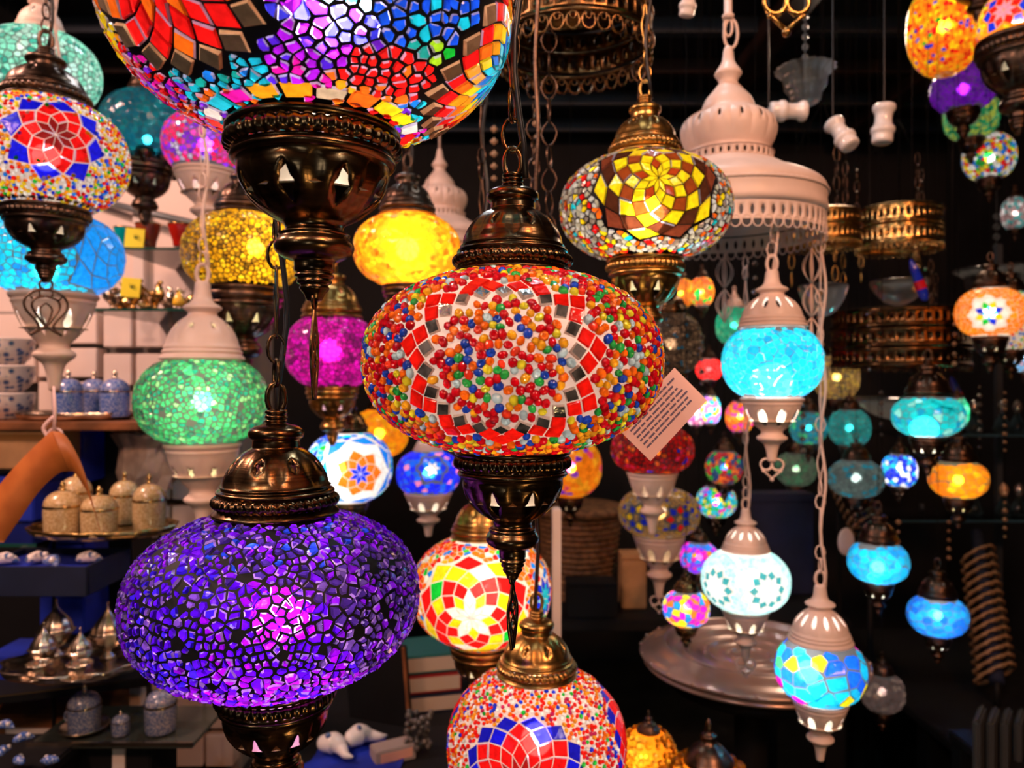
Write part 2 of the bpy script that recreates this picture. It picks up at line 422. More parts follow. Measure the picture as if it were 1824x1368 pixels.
def globe_mesh(pr, tiles, rng, filler=60, boundary=72, edge=0.0, glint_col=(.58, .52, .80), floor=.02):
    """one continuous skin: raised pieces standing in a bed of grout"""
    co = []; faces = []
    def pt(p): co.append(Vector((p[0], p[1]))); return len(co)-1
    nB = boundary
    bot = [pt((-PI+2*PI*i/nB, pr.t0)) for i in range(nB+1)]; rt = [pt((PI, pr.t0+(pr.t1-pr.t0)*i/24)) for i in range(1, 24)]
    top = [pt((PI-2*PI*i/nB, pr.t1)) for i in range(nB+1)]; lf = [pt((-PI, pr.t1-(pr.t1-pr.t0)*i/24)) for i in range(1, 24)]
    loop = bot+rt+top+lf; edges = [(loop[i], loop[(i+1) % len(loop)]) for i in range(len(loop))]
    for tl in tiles:
        faces.append([pt(p) for p in tl.p])
    for _ in range(filler):
        az, t = pr.rand(rng); pt((az, t))
    V, E, Fc, ov, oe, of = geometry.delaunay_2d_cdt(co, edges, faces, 0, 1e-6, True)
    mb = MB()
    v3 = [pr.xyz(v.x, v.y) for v in V]
    g = [list(f) for f, o in zip(Fc, of) if len(o) == 0]
    mb.add(v3, g, 1, (1, 1, 1), True)
    for tl in tiles:
        if tl.mat == 0: tl.col = tuple(max(c, floor) for c in tl.col)
        p = tl.p; n = len(p); cx = sum(q[0] for q in p)/n; cy = sum(q[1] for q in p)/n
        base = [pr.xyz(q[0], q[1], 0) for q in p]
        if tl.dome == 0:
            i_ = tl.inset; q_ = .5 if tl.mat in (3, 4) else .35; tx = rng.uniform(-q_, q_)*tl.h; ty = rng.uniform(-q_, q_)*tl.h
            ang = [math.atan2((q[1]-cy)*pr.b, (q[0]-cx)*pr.a) for q in p]
            topv = [pr.xyz(cx+(q[0]-cx)*i_, cy+(q[1]-cy)*i_, tl.h+tx*math.cos(a)+ty*math.sin(a)) for q, a in zip(p, ang)]
            if tl.mat in (3, 4):
                mb.add(base+topv, [(j, (j+1) % n, n+(j+1) % n, n+j) for j in range(n)], 0, (.8, .62, .50) if tl.mat == 3 else (.75, .42, .22), False)
                mb.add(topv, [tuple(range(n))], tl.mat, tl.col, False)
            else:
                mb.add(base+topv, [(j, (j+1) % n, n+(j+1) % n, n+j) for j in range(n)]+[tuple(n+j for j in range(n))], tl.mat, tl.col, False)
                if edge:                            # random chipped side faces coloured paler, to stand for edge glints
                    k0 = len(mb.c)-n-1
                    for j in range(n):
                        if rng.random() < edge: mb.c[k0+j] = tuple(.3*c+.7*e for c, e in zip(tl.col, glint_col))
        else:
            rings = [(1, 0), (.98, .45), (.72, .86), (.34, 1.0)] if tl.dome == 1 else [(1, 0), (1.0, .5), (.72, .9), (.42, .78), (.2, .35)]
            vs = []; fs = []
            for s_, hh in rings: vs += [pr.xyz(cx+(q[0]-cx)*s_, cy+(q[1]-cy)*s_, tl.h*hh) for q in p]
            for k in range(len(rings)-1):
                fs += [(k*n+j, k*n+(j+1) % n, (k+1)*n+(j+1) % n, (k+1)*n+j) for j in range(n)]
            fs.append(tuple((len(rings)-1)*n+j for j in range(n)))
            mb.add(vs, fs, tl.mat, tl.col, True)
    return mb

# ---------------------------------------------------------------- metal fittings
def hole_outline(kind, m):
    pts = []
    for i in range(m):
        a = 2*PI*i/m - 3*PI/4
        if kind == 'oval': r = 1/math.sqrt((math.cos(a)/.40)**2+(math.sin(a)/.62)**2)
        elif kind == 'star': r = .34*(1+.35*math.cos(5*(a-PI/2)))
        elif kind == 'round': r = .48
        elif kind == 'key': r = .34+.22*abs(math.sin(a))**1.5+.06*math.cos(4*a)
        else:
            r = 1/(abs(math.cos(a)/.50)**1.25+abs(math.sin(a)/.95)**1.25)**.8; r *= 1+.10*math.cos(4*a)   # lantern-shaped
        pts.append((r*math.cos(a), r*math.sin(a)))
    return pts
def panels(mb, prof, n, ns, r0, z0, hole='lantern', hs=.55, flute=.06, mat=0, solid=False, K=3, lip=.0012, vc=0.0, twist=0):
    pts = smooth(prof, 4); L = [0]
    for i in range(1, len(pts)): L.append(L[-1]+math.hypot(pts[i][0]-pts[i-1][0], pts[i][1]-pts[i-1][1]))
    def ev(v, j, u, dr=0):
        s_ = (v+1)/2*L[-1]; r = float(np.interp(s_, L, [p[0] for p in pts])); z = float(np.interp(s_, L, [p[1] for p in pts]))
        if flute:
            e = abs(u); r *= 1+flute*(.35*(1-e*e)-.65*max(0, (e-.72)/.28)**1.5)*(1-abs(v)**6)
        a = (j+(u+1)/2)/n*2*PI+twist; r = r*r0-dr
        return (r*math.cos(a), r*math.sin(a), z*r0+z0)
    sq = []
    for i in range(ns): sq.append((-1+2*i/ns, -1))
    for i in range(ns): sq.append((1, -1+2*i/ns))
    for i in range(ns): sq.append((1-2*i/ns, 1))
    for i in range(ns): sq.append((-1, 1-2*i/ns))
    m = len(sq); ho = [(x*hs, y*hs+vc) for x, y in hole_outline(hole, m)]
    for j in range(n):
        vs = []; fs = []
        for k in range(K+1):
            f = k/K
            for (su, sv), (hu, hv) in zip(sq, ho): vs.append(ev(sv+(hv-sv)*f, j, su+(hu-su)*f))
        for k in range(K):
            for i in range(m): i2 = (i+1) % m; fs.append((k*m+i, k*m+i2, (k+1)*m+i2, (k+1)*m+i))
        if solid:
            vs.append(ev(vc, j, 0)); q = len(vs)-1
            for i in range(m): fs.append((K*m+i, K*m+(i+1) % m, q))
        else:
            b = len(vs)
            for (hu, hv) in ho: vs.append(ev(hv, j, hu, lip))
            for i in range(m): i2 = (i+1) % m; fs.append((K*m+i, K*m+i2, b+i2, b+i))
        mb.add(vs, fs, mat)
def gad(n, amp=.022, tw=0): return lambda a, z: 1+amp*(2*abs(math.sin(n*a/2+tw*z))-1)

def cap_top(r, near, mat, parent, z0, style='bronze', hole='lantern', vs=1.0):
    mb = MB(zs=vs, zc=z0); ns = 12 if near else 4; n = 8; seg = n*ns; g = gad(44 if near else 22, .028, 9)
    if style == 'bronze':
        mb.lathe([(.90, -.03), (1.04, -.03), (1.08, .0), (1.03, .05), (.97, .10)], seg, r0=r, z0=z0, k=2)
        mb.lathe([(.97, .10), (1.03, .14), (1.06, .20), (1.04, .27), (.97, .32)], seg if not near else seg*2, r0=r, z0=z0, k=3, mod=g if near else None)
        mb.lathe([(.97, .32), (.99, .345), (1.0, .37), (.98, .40), (.92, .42), (.925, .45), (.94, .47), (.90, .50)], seg, r0=r, z0=z0, k=2)
        panels(mb, [(.90, .50), (.86, .64), (.79, .78), (.69, .92), (.56, 1.04), (.45, 1.11)], n, ns, r, z0, hole, .30 if near else .4, .07, vc=.05)
        mb.lathe([(.45, 1.11), (.41, 1.13), (.405, 1.18), (.40, 1.25), (.42, 1.28), (.46, 1.31), (.475, 1.37), (.46, 1.43), (.40, 1.48), (.33, 1.51), (.2, 1.54),
                  (.165, 1.56), (.19, 1.58), (.19, 1.61), (.15, 1.63), (.19, 1.65), (.19, 1.69), (.15, 1.71), (.19, 1.73), (.18, 1.78), (.08, 1.80), (.002, 1.80)], seg//2 if near else 16, r0=r, z0=z0, k=2)
        top = 1.78
    else:
        mb.lathe([(.90, -.03), (1.03, -.03), (1.07, .0), (1.04, .06), (.98, .12), (1.0, .15), (1.0, .20), (.95, .24), (.97, .28), (.94, .34), (.91, .38)], seg, r0=r, z0=z0, k=2)
        panels(mb, [(.91, .38), (.87, .54), (.80, .70), (.70, .85), (.58, .98), (.46, 1.08)], n if style != 'many' else 12, ns, r, z0, hole, (1.0 if hole == 'oval' else .6), .02, vc=.2)
        mb.lathe([(.46, 1.08), (.40, 1.12), (.36, 1.18), (.38, 1.24), (.47, 1.30), (.49, 1.36), (.42, 1.42), (.33, 1.47), (.26, 1.56), (.22, 1.70), (.20, 1.9), (.18, 2.02), (.14, 2.05), (.002, 2.06)], 24, r0=r, z0=z0, k=2)
        top = 2.04
    mb.build('cap', mat, parent, weld=1e-6, recalc=True)
    return top*r*vs+z0
def bowl_bottom(r, near, mat, parent, z0, style='bronze', hole='lantern', vs=1.0, reflector=True):
    mb = MB(zs=vs, zc=z0); ns = 12 if near else 4; n = 8; seg = n*ns; g = gad(44, .028, 0)
    f = lambda L: [(a, -b) for a, b in L]
    if style == 'bronze':
        mb.lathe(f([(.88, -.05), (1.0, -.04), (1.04, .0), (1.03, .06), (.98, .09)]), seg, r0=r, z0=z0, k=2)
        mb.lathe(f([(.98, .09), (1.02, .13), (1.035, .20), (1.02, .27), (.96, .31)]), seg*2 if near else seg, r0=r, z0=z0, k=3, mod=g if near else None)
        mb.lathe(f([(.96, .31), (.93, .33), (.97, .36), (.985, .40), (.96, .44), (.90, .47)]), seg, r0=r, z0=z0, k=2)
        panels(mb, f([(.90, .47), (.89, .62), (.83, .80), (.72, .97), (.56, 1.12), (.39, 1.23)]), n, ns, r, z0, hole, .56 if near else .56, .08, vc=-.08)
        mb.lathe(f([(.39, 1.23), (.36, 1.26), (.34, 1.32), (.36, 1.36), (.43, 1.40), (.41, 1.43), (.46, 1.50), (.48, 1.57), (.45, 1.65), (.36, 1.72), (.27, 1.75), (.24, 1.78), (.24, 1.90),
                    (.21, 1.92), (.235, 1.95), (.235, 1.98), (.195, 2.0), (.21, 2.04), (.20, 2.07), (.165, 2.09), (.18, 2.13), (.16, 2.17), (.12, 2.22), (.09, 2.30), (.002, 2.32)]), seg//2 if near else 16, r0=r, z0=z0, k=2)
        bot = -2.30
    else:
        mb.lathe(f([(.88, -.05), (1.0, -.04), (1.05, .0), (1.03, .08), (.97, .14), (.99, .19), (.95, .26)]), seg, r0=r, z0=z0, k=2)
        panels(mb, f([(.95, .26), (.90, .44), (.82, .66), (.70, .88), (.55, 1.08), (.42, 1.22)]), n, ns, r, z0, hole, 1.15 if hole == 'oval' else .7, .02, vc=-.05)
        mb.lathe(f([(.42, 1.22), (.37, 1.28), (.35, 1.36), (.40, 1.44), (.50, 1.52), (.50, 1.60), (.40, 1.70), (.28, 1.80), (.22, 1.95), (.18, 2.15), (.15, 2.4), (.12, 2.5), (.002, 2.52)]), 24, r0=r, z0=z0, k=2)
        bot = -2.5
    mb.build('bowl', mat, parent, weld=1e-6, recalc=True)
    if reflector:  # added pale cone that catches bulb light, so the bowl holes look lit
        ml = MB(zs=vs, zc=z0); ml.lathe(f([(.80, .88), (.66, .86), (.45, .62), (.30, .40), (.18, .32), (.002, .30)]), 24, r0=r, z0=z0, k=2)
        ml.build('bowl_reflector', REFLECTOR, parent)
    return bot*r*vs+z0

def arc(c, r, a0, a1, n=14, rx=None, plane='xz'):
    rx = rx or r; out = []
    for i in range(n+1):
        a = a0+(a1-a0)*i/n; out.append((c[0]+rx*math.cos(a), 0, c[1]+r*math.sin(a)))
    return out
def pendant_leaf(z, h, mat, parent, wr, rot=0, w=.34):
    """openwork tulip hanging from the finial"""
    mb = MB(); R = Matrix.Rotation(rot, 3, 'Z')
    def T(pts, r=wr, cl=False): mb.tube([R @ Vector((p[0]*h, p[1], z-p[2]*h)) for p in pts], r, 6, closed=cl, up=R @ Vector((0, 1, 0)), flat=.7)
    T([(.10*math.cos(a), 0, .10+.10*math.sin(a)) for a in np.linspace(0, 2*PI, 14)[:-1]], cl=True)
    for s_ in (-1, 1):
        T(smooth([(0, 0, .19), (s_*w*.55, 0, .23), (s_*w*.95, 0, .38), (s_*w*.90, 0, .55), (s_*w*.45, 0, .75), (s_*w*.35, 0, .88), (s_*w*.72, 0, 1.0)], 4))
        T(smooth([(0, 0, .30), (s_*w*.5, 0, .36), (s_*w*.62, 0, .5), (s_*w*.3, 0, .70), (0, 0, .84), (-s_*w*.72*.99, 0, 1.0)], 4))
        T(smooth([(0, 0, .42), (s_*w*.28, 0, .55), (0, 0, .84)], 4), wr*.8)
        T([(s_*w*.3, 0, .22), (s_*w*.26, 0, .33)], wr*.8); T([(s_*w*.75, 0, .30), (s_*w*.52, 0, .38)], wr*.8)
    return mb.build('pendant', mat, parent)
def pendant_drop(z, h, mat, parent, wr, rot=0, w=.13):
    """long narrow openwork drop"""
    mb = MB(); R = Matrix.Rotation(rot, 3, 'Z')
    def T(pts, r=wr, cl=False): mb.tube([R @ Vector((p[0]*h, p[1], z-p[2]*h)) for p in pts], r, 6, closed=cl, up=R @ Vector((0, 1, 0)), flat=.6)
    T([(.07*math.cos(a), 0, .07+.07*math.sin(a)) for a in np.linspace(0, 2*PI, 12)[:-1]], cl=True)
    for s_ in (-1, 1):
        T(smooth([(0, 0, .13), (s_*w*.35, 0, .28), (s_*w, 0, .45), (s_*w, 0, .62), (s_*w*.6, 0, .82), (s_*.02, 0, 1.0)], 4))
        T(smooth([(0, 0, .30), (s_*w*.55, 0, .42), (0, 0, .54), (s_*w*.6, 0, .66), (0, 0, .80), (0, 0, .98)], 4), wr*.8)
        T([(0, 0, .42), (s_*w, 0, .48)], wr*.7); T([(0, 0, .66), (s_*w*.95, 0, .70)], wr*.7)
    return mb.build('pendant', mat, parent)
def pendant_pretzel(z, h, mat, parent, wr, rot=0):
    mb = MB(); R = Matrix.Rotation(rot, 3, 'Z')
    def T(pts, r=wr, cl=False): mb.tube([R @ Vector((p[0]*h, p[1], z-p[2]*h)) for p in pts], r, 6, closed=cl, up=R @ Vector((0, 1, 0)), flat=.7)
    for s_ in (-1, 1):
        T([(s_*.24+.23*math.cos(a), 0, .26+.24*math.sin(a)) for a in np.linspace(0, 2*PI, 16)[:-1]], cl=True)
        T([(s_*.42, 0, .44), (s_*.28, 0, .60), (0, 0, .86)]); T([(0, 0, .38), (s_*.2, 0, .55)])
        mb.ball(R @ Vector((s_*.36*h, 0, z-.56*h)), wr*1.1, 8)
    T([(0, 0, -.05), (0, 0, .1)])
    mb.ball(R @ Vector((0, 0, z-.90*h)), wr*1.9, 8)
    return mb.build('pendant', mat, parent)

def chain(z0, z1, L, wr, mat, parent, fancy=False, rot=.4, seg=5, npt=10):
    mb = MB(); z = z0; k = 0
    while z < z1:
        Lk = L*(2.6 if fancy and k % 3 == 2 else 1); R = Matrix.Rotation(rot+(k % 2)*PI/2*.9, 3, 'Z'); w_ = L*.30
        if fancy and k % 3 == 2:      # long twisted openwork link
            for s_ in (-1, 1):
                pts = [R @ Vector((s_*w_*.62*math.sin(PI*u)*(.55+.45*abs(math.cos(2*PI*u))), 0, z+Lk*u)) for u in np.linspace(0, 1, 13)]
                mb.tube(pts, wr*.9, seg, flat=.7, mat=0)
        else:
            pts = [R @ Vector((w_*math.cos(a), 0, z+Lk/2+(Lk/2)*math.sin(a))) for a in np.linspace(0, 2*PI, npt+1)[:-1]]
            mb.tube(pts, wr, seg, closed=True)
        z += Lk-wr*2.2; k += 1
    return mb.build('chain', mat, parent)
def cord(z0, z1, r, mat, parent, amp=.004, ph=0, x0=.0, seg=6, step=.02):
    n = max(4, int((z1-z0)/step)); pts = []
    for i in range(n+1):
        z = z0+(z1-z0)*i/n; pts.append((x0+amp*math.sin(z*45+ph), amp*.7*math.cos(z*38+ph), z))
    return MB().tube(pts, r, seg).build('cord', mat, parent)

CEIL = 2.83
LAMPS = {}
def lamp(name, label, px, py, w, a, tiles_fn, metal=None, style='bronze', ratio=.64, capr=.38, bowlr=None, near=False, h=None, vs=1.0, reflector=True, watt=.35, lcol=(1, .9, .78),
         turn=0, tilt=(0, 0), pend=None, hang='chain', hole='lantern', n=2.25, grout=None, seed=1, cap=True, bowl=True, group=None, chain_mat=None, capdrop=0, bulb=(0, 0, 0), D=None, ph=.2, cordr=None, glass=None, prot=0, brad=None, edge=None, floor=.010, ztop_at=None):
    """a hanging mosaic lamp: chain, cap, globe of glass pieces, bowl with finial, and its own bulb"""
    rng = random.Random(seed); tx = (px-912)/F; ty = (684-py)/F; kx = math.sqrt(1+tx*tx); ky = math.sqrt(1+ty*ty)
    D = D or F*a/w*kx; loc = P(px, py, D)
    if h: ratio = h/w*kx/ky/.95
    rz = math.atan2(-loc.x, loc.y) + turn
    t = thing(name, label, 'lamp', loc, rz, group); metal = metal or BRONZE; b = a*ratio; rb = (bowlr or capr)*a; rt = capr*a
    if tilt != (0, 0): t.rotation_euler = (tilt[0], tilt[1], rz)
    pr = Prof(a, b, rt*.93, rb*.93, n); tiles = tiles_fn(pr, rng)
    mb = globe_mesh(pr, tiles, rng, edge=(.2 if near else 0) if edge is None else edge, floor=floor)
    mb.build('globe', [glass or GLASS_T, grout or GROUT_K, GLASS_B, CHROME, GOLDMIR], t, colors=True)
    ztop = float(pr.Z(pr.t1)); zbot = float(pr.Z(pr.t0)); top = ztop; bot = zbot
    if cap: top = cap_top(rt, near, metal, t, ztop+.002, style, hole, vs)
    if bowl: bot = bowl_bottom(rb, near, metal, t, zbot-.002, style if style != 'many' else 'white', hole, vs, reflector)
    if cap and hang:
        lr = rt*.11 if near else rt*.13; hk = MB(); hh = rt*.42
        hk.tube([(hh*.36*math.cos(q), 0, top+hh*.5+hh*.62*math.sin(q)) for q in np.linspace(0, 2*PI, 18)[:-1]], lr*.42, 6, closed=True)
        hk.build('hook', metal, t); zc = top+hh*.95; zt = (ztop_at or CEIL)-loc.z
        cm = chain_mat or metal
        if hang == 'chain':
            chain(zc, zt, .020 if near else .022, .0012 if near else .0013, cm, t, True, rot=seed, seg=6 if near else 4, npt=12 if near else 8)
            cord(top-.002, zt, cordr or .0021, cm if style != 'bronze' else BLACKC, t, .0035, seed, .004)
        elif hang == 'cord': cord(top-.002, zt, cordr or .0022, cm, t, .0015, seed)
        elif hang == 'thin': cord(top-.002, zt, .0009, CORDK, t, .0015, seed, seg=4, step=.05)
    if pend and bowl: pend(bot+.004, rb*1.35 if ph == .2 else ph, metal, t, .0017 if near else .0016, prot)
    if watt > 0:
        d = bpy.data.lights.new('bulb_light', 'POINT'); d.energy = watt; d.color = lcol; d.shadow_soft_size = brad or a*.16
        o = bpy.data.objects.new('bulb_light', d); C.objects.link(o); o.parent = t; o.location = (bulb[0]*a, bulb[1]*a, bulb[2]*a)
    LAMPS[name] = t
    return t

CORDK = simple('matt_black_cord', (.004, .004, .004), .9, spec=.1)
GROUT_A = grout_pale('amber_bed', (.85, .22, .01), .8)
# ---------------------------------------------------------------- palettes
def vary(c, rng, v=.15, s=.0):
    k = 1+rng.uniform(-v, v); return tuple(max(.0, min(1, x*k+rng.uniform(-s, s))) for x in c)
RED = (.90, .01, .004); ORANGE = (1, .16, .004); AMBER = (1, .36, .01); YELLOW = (1, .72, .01); GREEN = (.01, .55, .04); BLUE = (.005, .03, .75); AZURE = (.01, .22, .9)
CYAN = (.01, .62, .85); MAG = (.85, .0, .45); PURPLE = (.20, .02, .80); WHITE = (.95, .9, .85); DKRED = (.25, .0, .0); CLEARC = (.8, .85, .85); TEAL = (.0, .42, .38); PINK = (.95, .25, .45)
def pick(rng, table):
    x = rng.random()*sum(w_ for w_, _ in table)
    for w_, c in table:
        x -= w_
        if x <= 0: return c
    return table[-1][1]
def shard_style(table, d, gap=.0009, h=.0008, var=.45, drop=0, v=.25, mirror=0, jit=.06, inset=.8):
    def fn(pr, rng):
        def cf(az, t, r): return (vary(pick(r, table), r, v),) if r.random() > mirror else ((1, 1, 1), 3)
        return voronoi_tiles(pr, rng, d, [], cf, gap, h, var, drop=drop, jit=jit, inset=inset)
    return fn
def star_style(stars, table, d, gap=.0006, beads=False, h=.0006, band=None, v=.15, fill=1.0):
    """stars: list of (azimuth deg, elevation t, n, step or radii, ring colours, phase)"""
    def fn(pr, rng):
        tiles = []; bl = []
        for (az, t, n_, rad, cols, ph) in stars:
            if not isinstance(rad, (list, tuple)): rad = [rad*k for k in range(len(cols)+2)]
            def rs(k, cols=cols):
                c_ = cols[k]
                if c_ is None: return None
                if callable(c_): return c_
                if isinstance(c_[0], (int, float)): return (c_, 0, 1)
                return c_
            a_, b_ = sunburst(pr, math.radians(az), t, n_, rad, rs, ph, .07, h*1.2, bstep=min(d, .006))
            tiles += a_; bl += b_
        if band:
            a_, b_ = neck_band(pr, *band); tiles += a_; bl += b_
        cf = (lambda az, t, r: vary(pick(r, table), r, v)) if beads else (lambda az, t, r: (vary(pick(r, table), r, v),))
        if beads: tiles += bead_tiles(pr, rng, d, bl, cf, fill)
        else: tiles += voronoi_tiles(pr, rng, d, bl, cf, gap, h)
        return tiles
    return fn
# ---------------------------------------------------------------- the lamps in front
def red_flower_tiles(pr, rng):
    REDT = (.95, .012, .006)
    st = [lambda j: ((1, 1, 1), 3, 1.6), lambda j: (vary(REDT, rng, .08), 0, 1.0), lambda j: (vary(REDT, rng, .08), 0, 1.0) if j % 2 == 0 else None]
    tiles, bl = sunburst(pr, math.radians(-4), -.02, 22, [.0325, .0385, .0445, .0505, .0565], lambda k: st[k], .12, .10, .0011)
    t2, b2 = sunburst(pr, math.radians(172), 0, 22, [.0325, .0385, .0445, .0505, .0565], lambda k: st[k], .12, .10, .0011)
    tiles += t2; bl += b2
    tb = [(5.2, (.58, .002, .008)), (2.8, (.90, .14, .004)), (2.2, (.85, .36, .008)), (1.2, (.75, .62, .02)), (1.0, (.02, .35, .05)), (1.5, (.01, .05, .42)), (1.1, (.45, .60, .62)), (.7, (.85, .04, .01))]
    tiles += bead_tiles(pr, rng, .0050, bl, lambda az, t, r: vary(pick(r, tb), r, .15), 1.52)
    return tiles
K_ = lamp('pendant_lamp', 'large bead lamp with a ring of red squares and mirror diamonds', 913, 645, 258, .085, red_flower_tiles,
     h=151, capr=.385, near=True, watt=.34, lcol=(1, .80, .68), grout=GROUT_W, floor=0, edge=0, seed=3, pend=pendant_drop, ph=.045, prot=1.15)

def purple_tiles(pr, rng):
    zones = [(-8, .0, .55, [(4, (.10, .004, .80)), (2, (.30, .004, .72))]), (-40, .1, .5, [(4, (.10, .008, .78)), (2, (.05, .02, .8)), (1, (.2, .12, .5))]), (38, .25, .55, [(3, (.05, .03, .16)), (2, (.10, .08, .20)), (2, (.16, .01, .45))]),
             (-85, 0, .5, [(2, (.16, .02, .5)), (2, (.12, .10, .3)), (1, (.2, .01, .7))]), (0, -.9, .5, [(3, (.26, .01, .85)), (2, (.45, .02, .8)), (1, (.06, .01, .9))]), (75, -.1, .5, [(2, (.10, .05, .3)), (2, (.16, .01, .6))]),
             (5, .9, .5, [(3, (.14, .01, .6)), (2, (.05, .03, .2)), (1, (.02, .1, .6))]), (180, 0, 1.5, [(3, (.13, .006, .80)), (2, (.26, .012, .72))])]
    def cf(az, t, r):
        best = None; bd = 9
        for (sa, st, sr, tb) in zones:
            d = math.hypot(((math.degrees(az)-sa+180) % 360-180)/57.3*math.cos(t), t-st)/sr+r.uniform(-.25, .25)
            if d < bd: bd = d; best = tb
        return (vary(pick(r, best), r, .3),)
    return voronoi_tiles(pr, rng, .0054, [], cf, .0009, .0012, .6, drop=.035, jit=.16, inset=.66)
L_ = lamp('pendant_lamp', 'large purple crackle glass lamp on a dark bronze chain', 492, 1062, 263, .100, purple_tiles,
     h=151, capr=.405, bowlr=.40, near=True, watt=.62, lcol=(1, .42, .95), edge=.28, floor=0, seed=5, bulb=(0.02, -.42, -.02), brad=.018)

def big_top_tiles(pr, rng):
    GM = ((1, 1, 1), 4, 1.5)
    def c(*cs): return lambda j: (vary(cs[j % len(cs)], rng, .12), 0, 1.0)
    def gm(j): return GM
    tiles = []; bl = []
    R1 = [0, .010, .0195, .0285, .037, .045, .053]
    ring1 = [c(AMBER, ORANGE), c(ORANGE, RED), c(RED), c(RED, RED, ORANGE), lambda j: GM]
    a, b = sunburst(pr, math.radians(-42), -.24, 16, R1, lambda k: ring1[k], .1, .10, .0011); tiles += a; bl += b
    ring2 = [c(CYAN), c(CYAN, AZURE), c(YELLOW, AMBER), c(AMBER, ORANGE), c(RED), lambda j: GM]
    R2 = [0, .009, .0175, .0255, .033, .040, .047, .0545]
    a, b = sunburst(pr, math.radians(80), -.36, 18, R2, lambda k: ring2[k], .0, .10, .0011); tiles += a; bl += b
    bc = [YELLOW, WHITE, (.6, .45, .3), RED, AMBER, YELLOW, CYAN, ORANGE, RED, AMBER, WHITE, MAG]
    a, b = neck_band(pr, 20, .0115, lambda j: (vary(bc[(j*5) % 12], rng, .1),), False, 0, .12); tiles += a; bl += b
    spots = [(6, -.40, .34, [(2, (.03, .55, .95)), (1.5, (.02, .2, .95)), (2, (.4, .85, .98))]), (24, -.45, .34, [(4, (.01, .10, .95)), (1, CYAN)]), (-6, -.80, .30, [(3, (.45, .01, .9)), (2, (.1, .02, .9)), (1, MAG)]), (6, -.62, .24, [(3, (.05, .05, .9)), (2, PURPLE), (1, AZURE)]), (-14, -.55, .2, [(2, (.05, .05, .9)), (2, (.4, .01, .9)), (1, (.1, .5, .9))]),
             (38, -.62, .13, [(2, GREEN), (1, (.4, .8, .02)), (1, TEAL)]), (32, -.98, .36, [(6, RED), (1, ORANGE)]), (62, -1.0, .25, [(2, AZURE), (2, PURPLE), (1, CYAN)]), (85, -.9, .25, [(2, MAG), (2, PURPLE)]), (14, -1.08, .16, [(2, AMBER), (2, MAG), (1, ORANGE)]),
             (-44, -.85, .34, [(4, (.01, .5, .75)), (1, TEAL), (1, AZURE)]), (-80, -.35, .35, [(3, YELLOW), (2, AMBER), (1, ORANGE)]), (-85, -.8, .4, [(3, RED), (1, MAG), (1, PURPLE), (1, ORANGE)]), (-66, -1.05, .25, [(2, CYAN), (2, PURPLE), (1, ORANGE)]),
             (120, -.8, .4, [(3, YELLOW), (2, ORANGE), (1, CYAN)]), (0, .6, .6, [(2, RED), (2, ORANGE), (1, YELLOW)]), (180, 0, .9, [(2, RED), (2, AMBER), (1, CYAN)])]
    def cf(az, t, r):
        best = None; bd = 9
        for (sa, st, sr, tb) in spots:
            d = math.hypot(((math.degrees(az)-sa+180) % 360-180)/57.3*math.cos(t), t-st)/sr+r.uniform(-.12, .12)
            if d < bd: bd = d; best = tb
        return (vary(pick(r, best), r, .2),)
    tiles += voronoi_tiles(pr, rng, .0050, bl, cf, .0009, .0009, .45, jit=.10, inset=.76)
    return tiles
A_ = lamp('pendant_lamp', 'huge multicoloured mosaic lamp with gold mirror petals hanging over the purple lamp', 560, 25, 360, .103, big_top_tiles,
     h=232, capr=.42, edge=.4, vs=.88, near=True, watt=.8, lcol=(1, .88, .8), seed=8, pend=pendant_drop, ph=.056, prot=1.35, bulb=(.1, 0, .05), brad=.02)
# ---------------------------------------------------------------- the other lamps, front to back
def V(table, d, **k): return shard_style(table, d, **k)
bead_mix = [(3, RED), (2.5, YELLOW), (2, AMBER), (1.5, BLUE), (1.2, AZURE), (.8, GREEN), (3, WHITE), (1.2, ORANGE)]
# left side
BL_ = (.0, .004, .85)
lamp('pendant_lamp', 'bead lamp with a red and blue eight-point star, tulip pendant below', 82, 280, 155, .095, star_style([(6, .04, 8, [0, .014, .024, .034, .046, .060], [(DKRED, 0, 1), (RED, 0, 1), (RED, 0, 1), (BL_, 0, 1)], .2), (165, .1, 8, [0, .011, .019, .027, .037, .049], [(DKRED, 0, 1), (RED, 0, 1), (RED, 0, 1), (BL_, 0, 1)], .2)], bead_mix, .0052, beads=True, fill=1.35, band=(34, .0085, lambda j: ((1, 1, 1), 3), False)),
     h=99, capr=.52, bowlr=.52, near=True, watt=.42, lcol=(1, .93, .85), grout=GROUT_W, metal=BRONZE_DK, pend=pendant_leaf, ph=.072, prot=.1, seed=12, vs=.82, chain_mat=BRONZE_DK)
lamp('pendant_lamp', 'bright turquoise lamp with rhomb tiles, white metal bowl, an orange ribbon tied under it', 97, 455, 132, .095, star_style([(62, .1, 6, .0125, [((.0, .28, .85), 0, 1)]*6, .3)], [(3, (.0, .50, .80)), (2, (.01, .62, .80)), (1, (.0, .28, .85))], .008, gap=.0006),
     h=76, capr=.5, bowlr=.60, watt=.85, lcol=(1, .97, .95), metal=WHITE_M, style='white', hole='lantern', seed=14, grout=GROUT_G, bulb=(-.1, 0, -.2))
lamp('pendant_lamp', 'pale green mosaic lamp in the top corner behind a dark cap', 72, 128, 115, .095, V([(3, (.25, .75, .55)), (2, (.55, .9, .75)), (1, (.05, .40, .30))], .008, gap=.0009),
     h=72, capr=.4, watt=.7, lcol=(.95, 1, .95), metal=WHITE_M, style='white', seed=15, grout=GROUT_G)
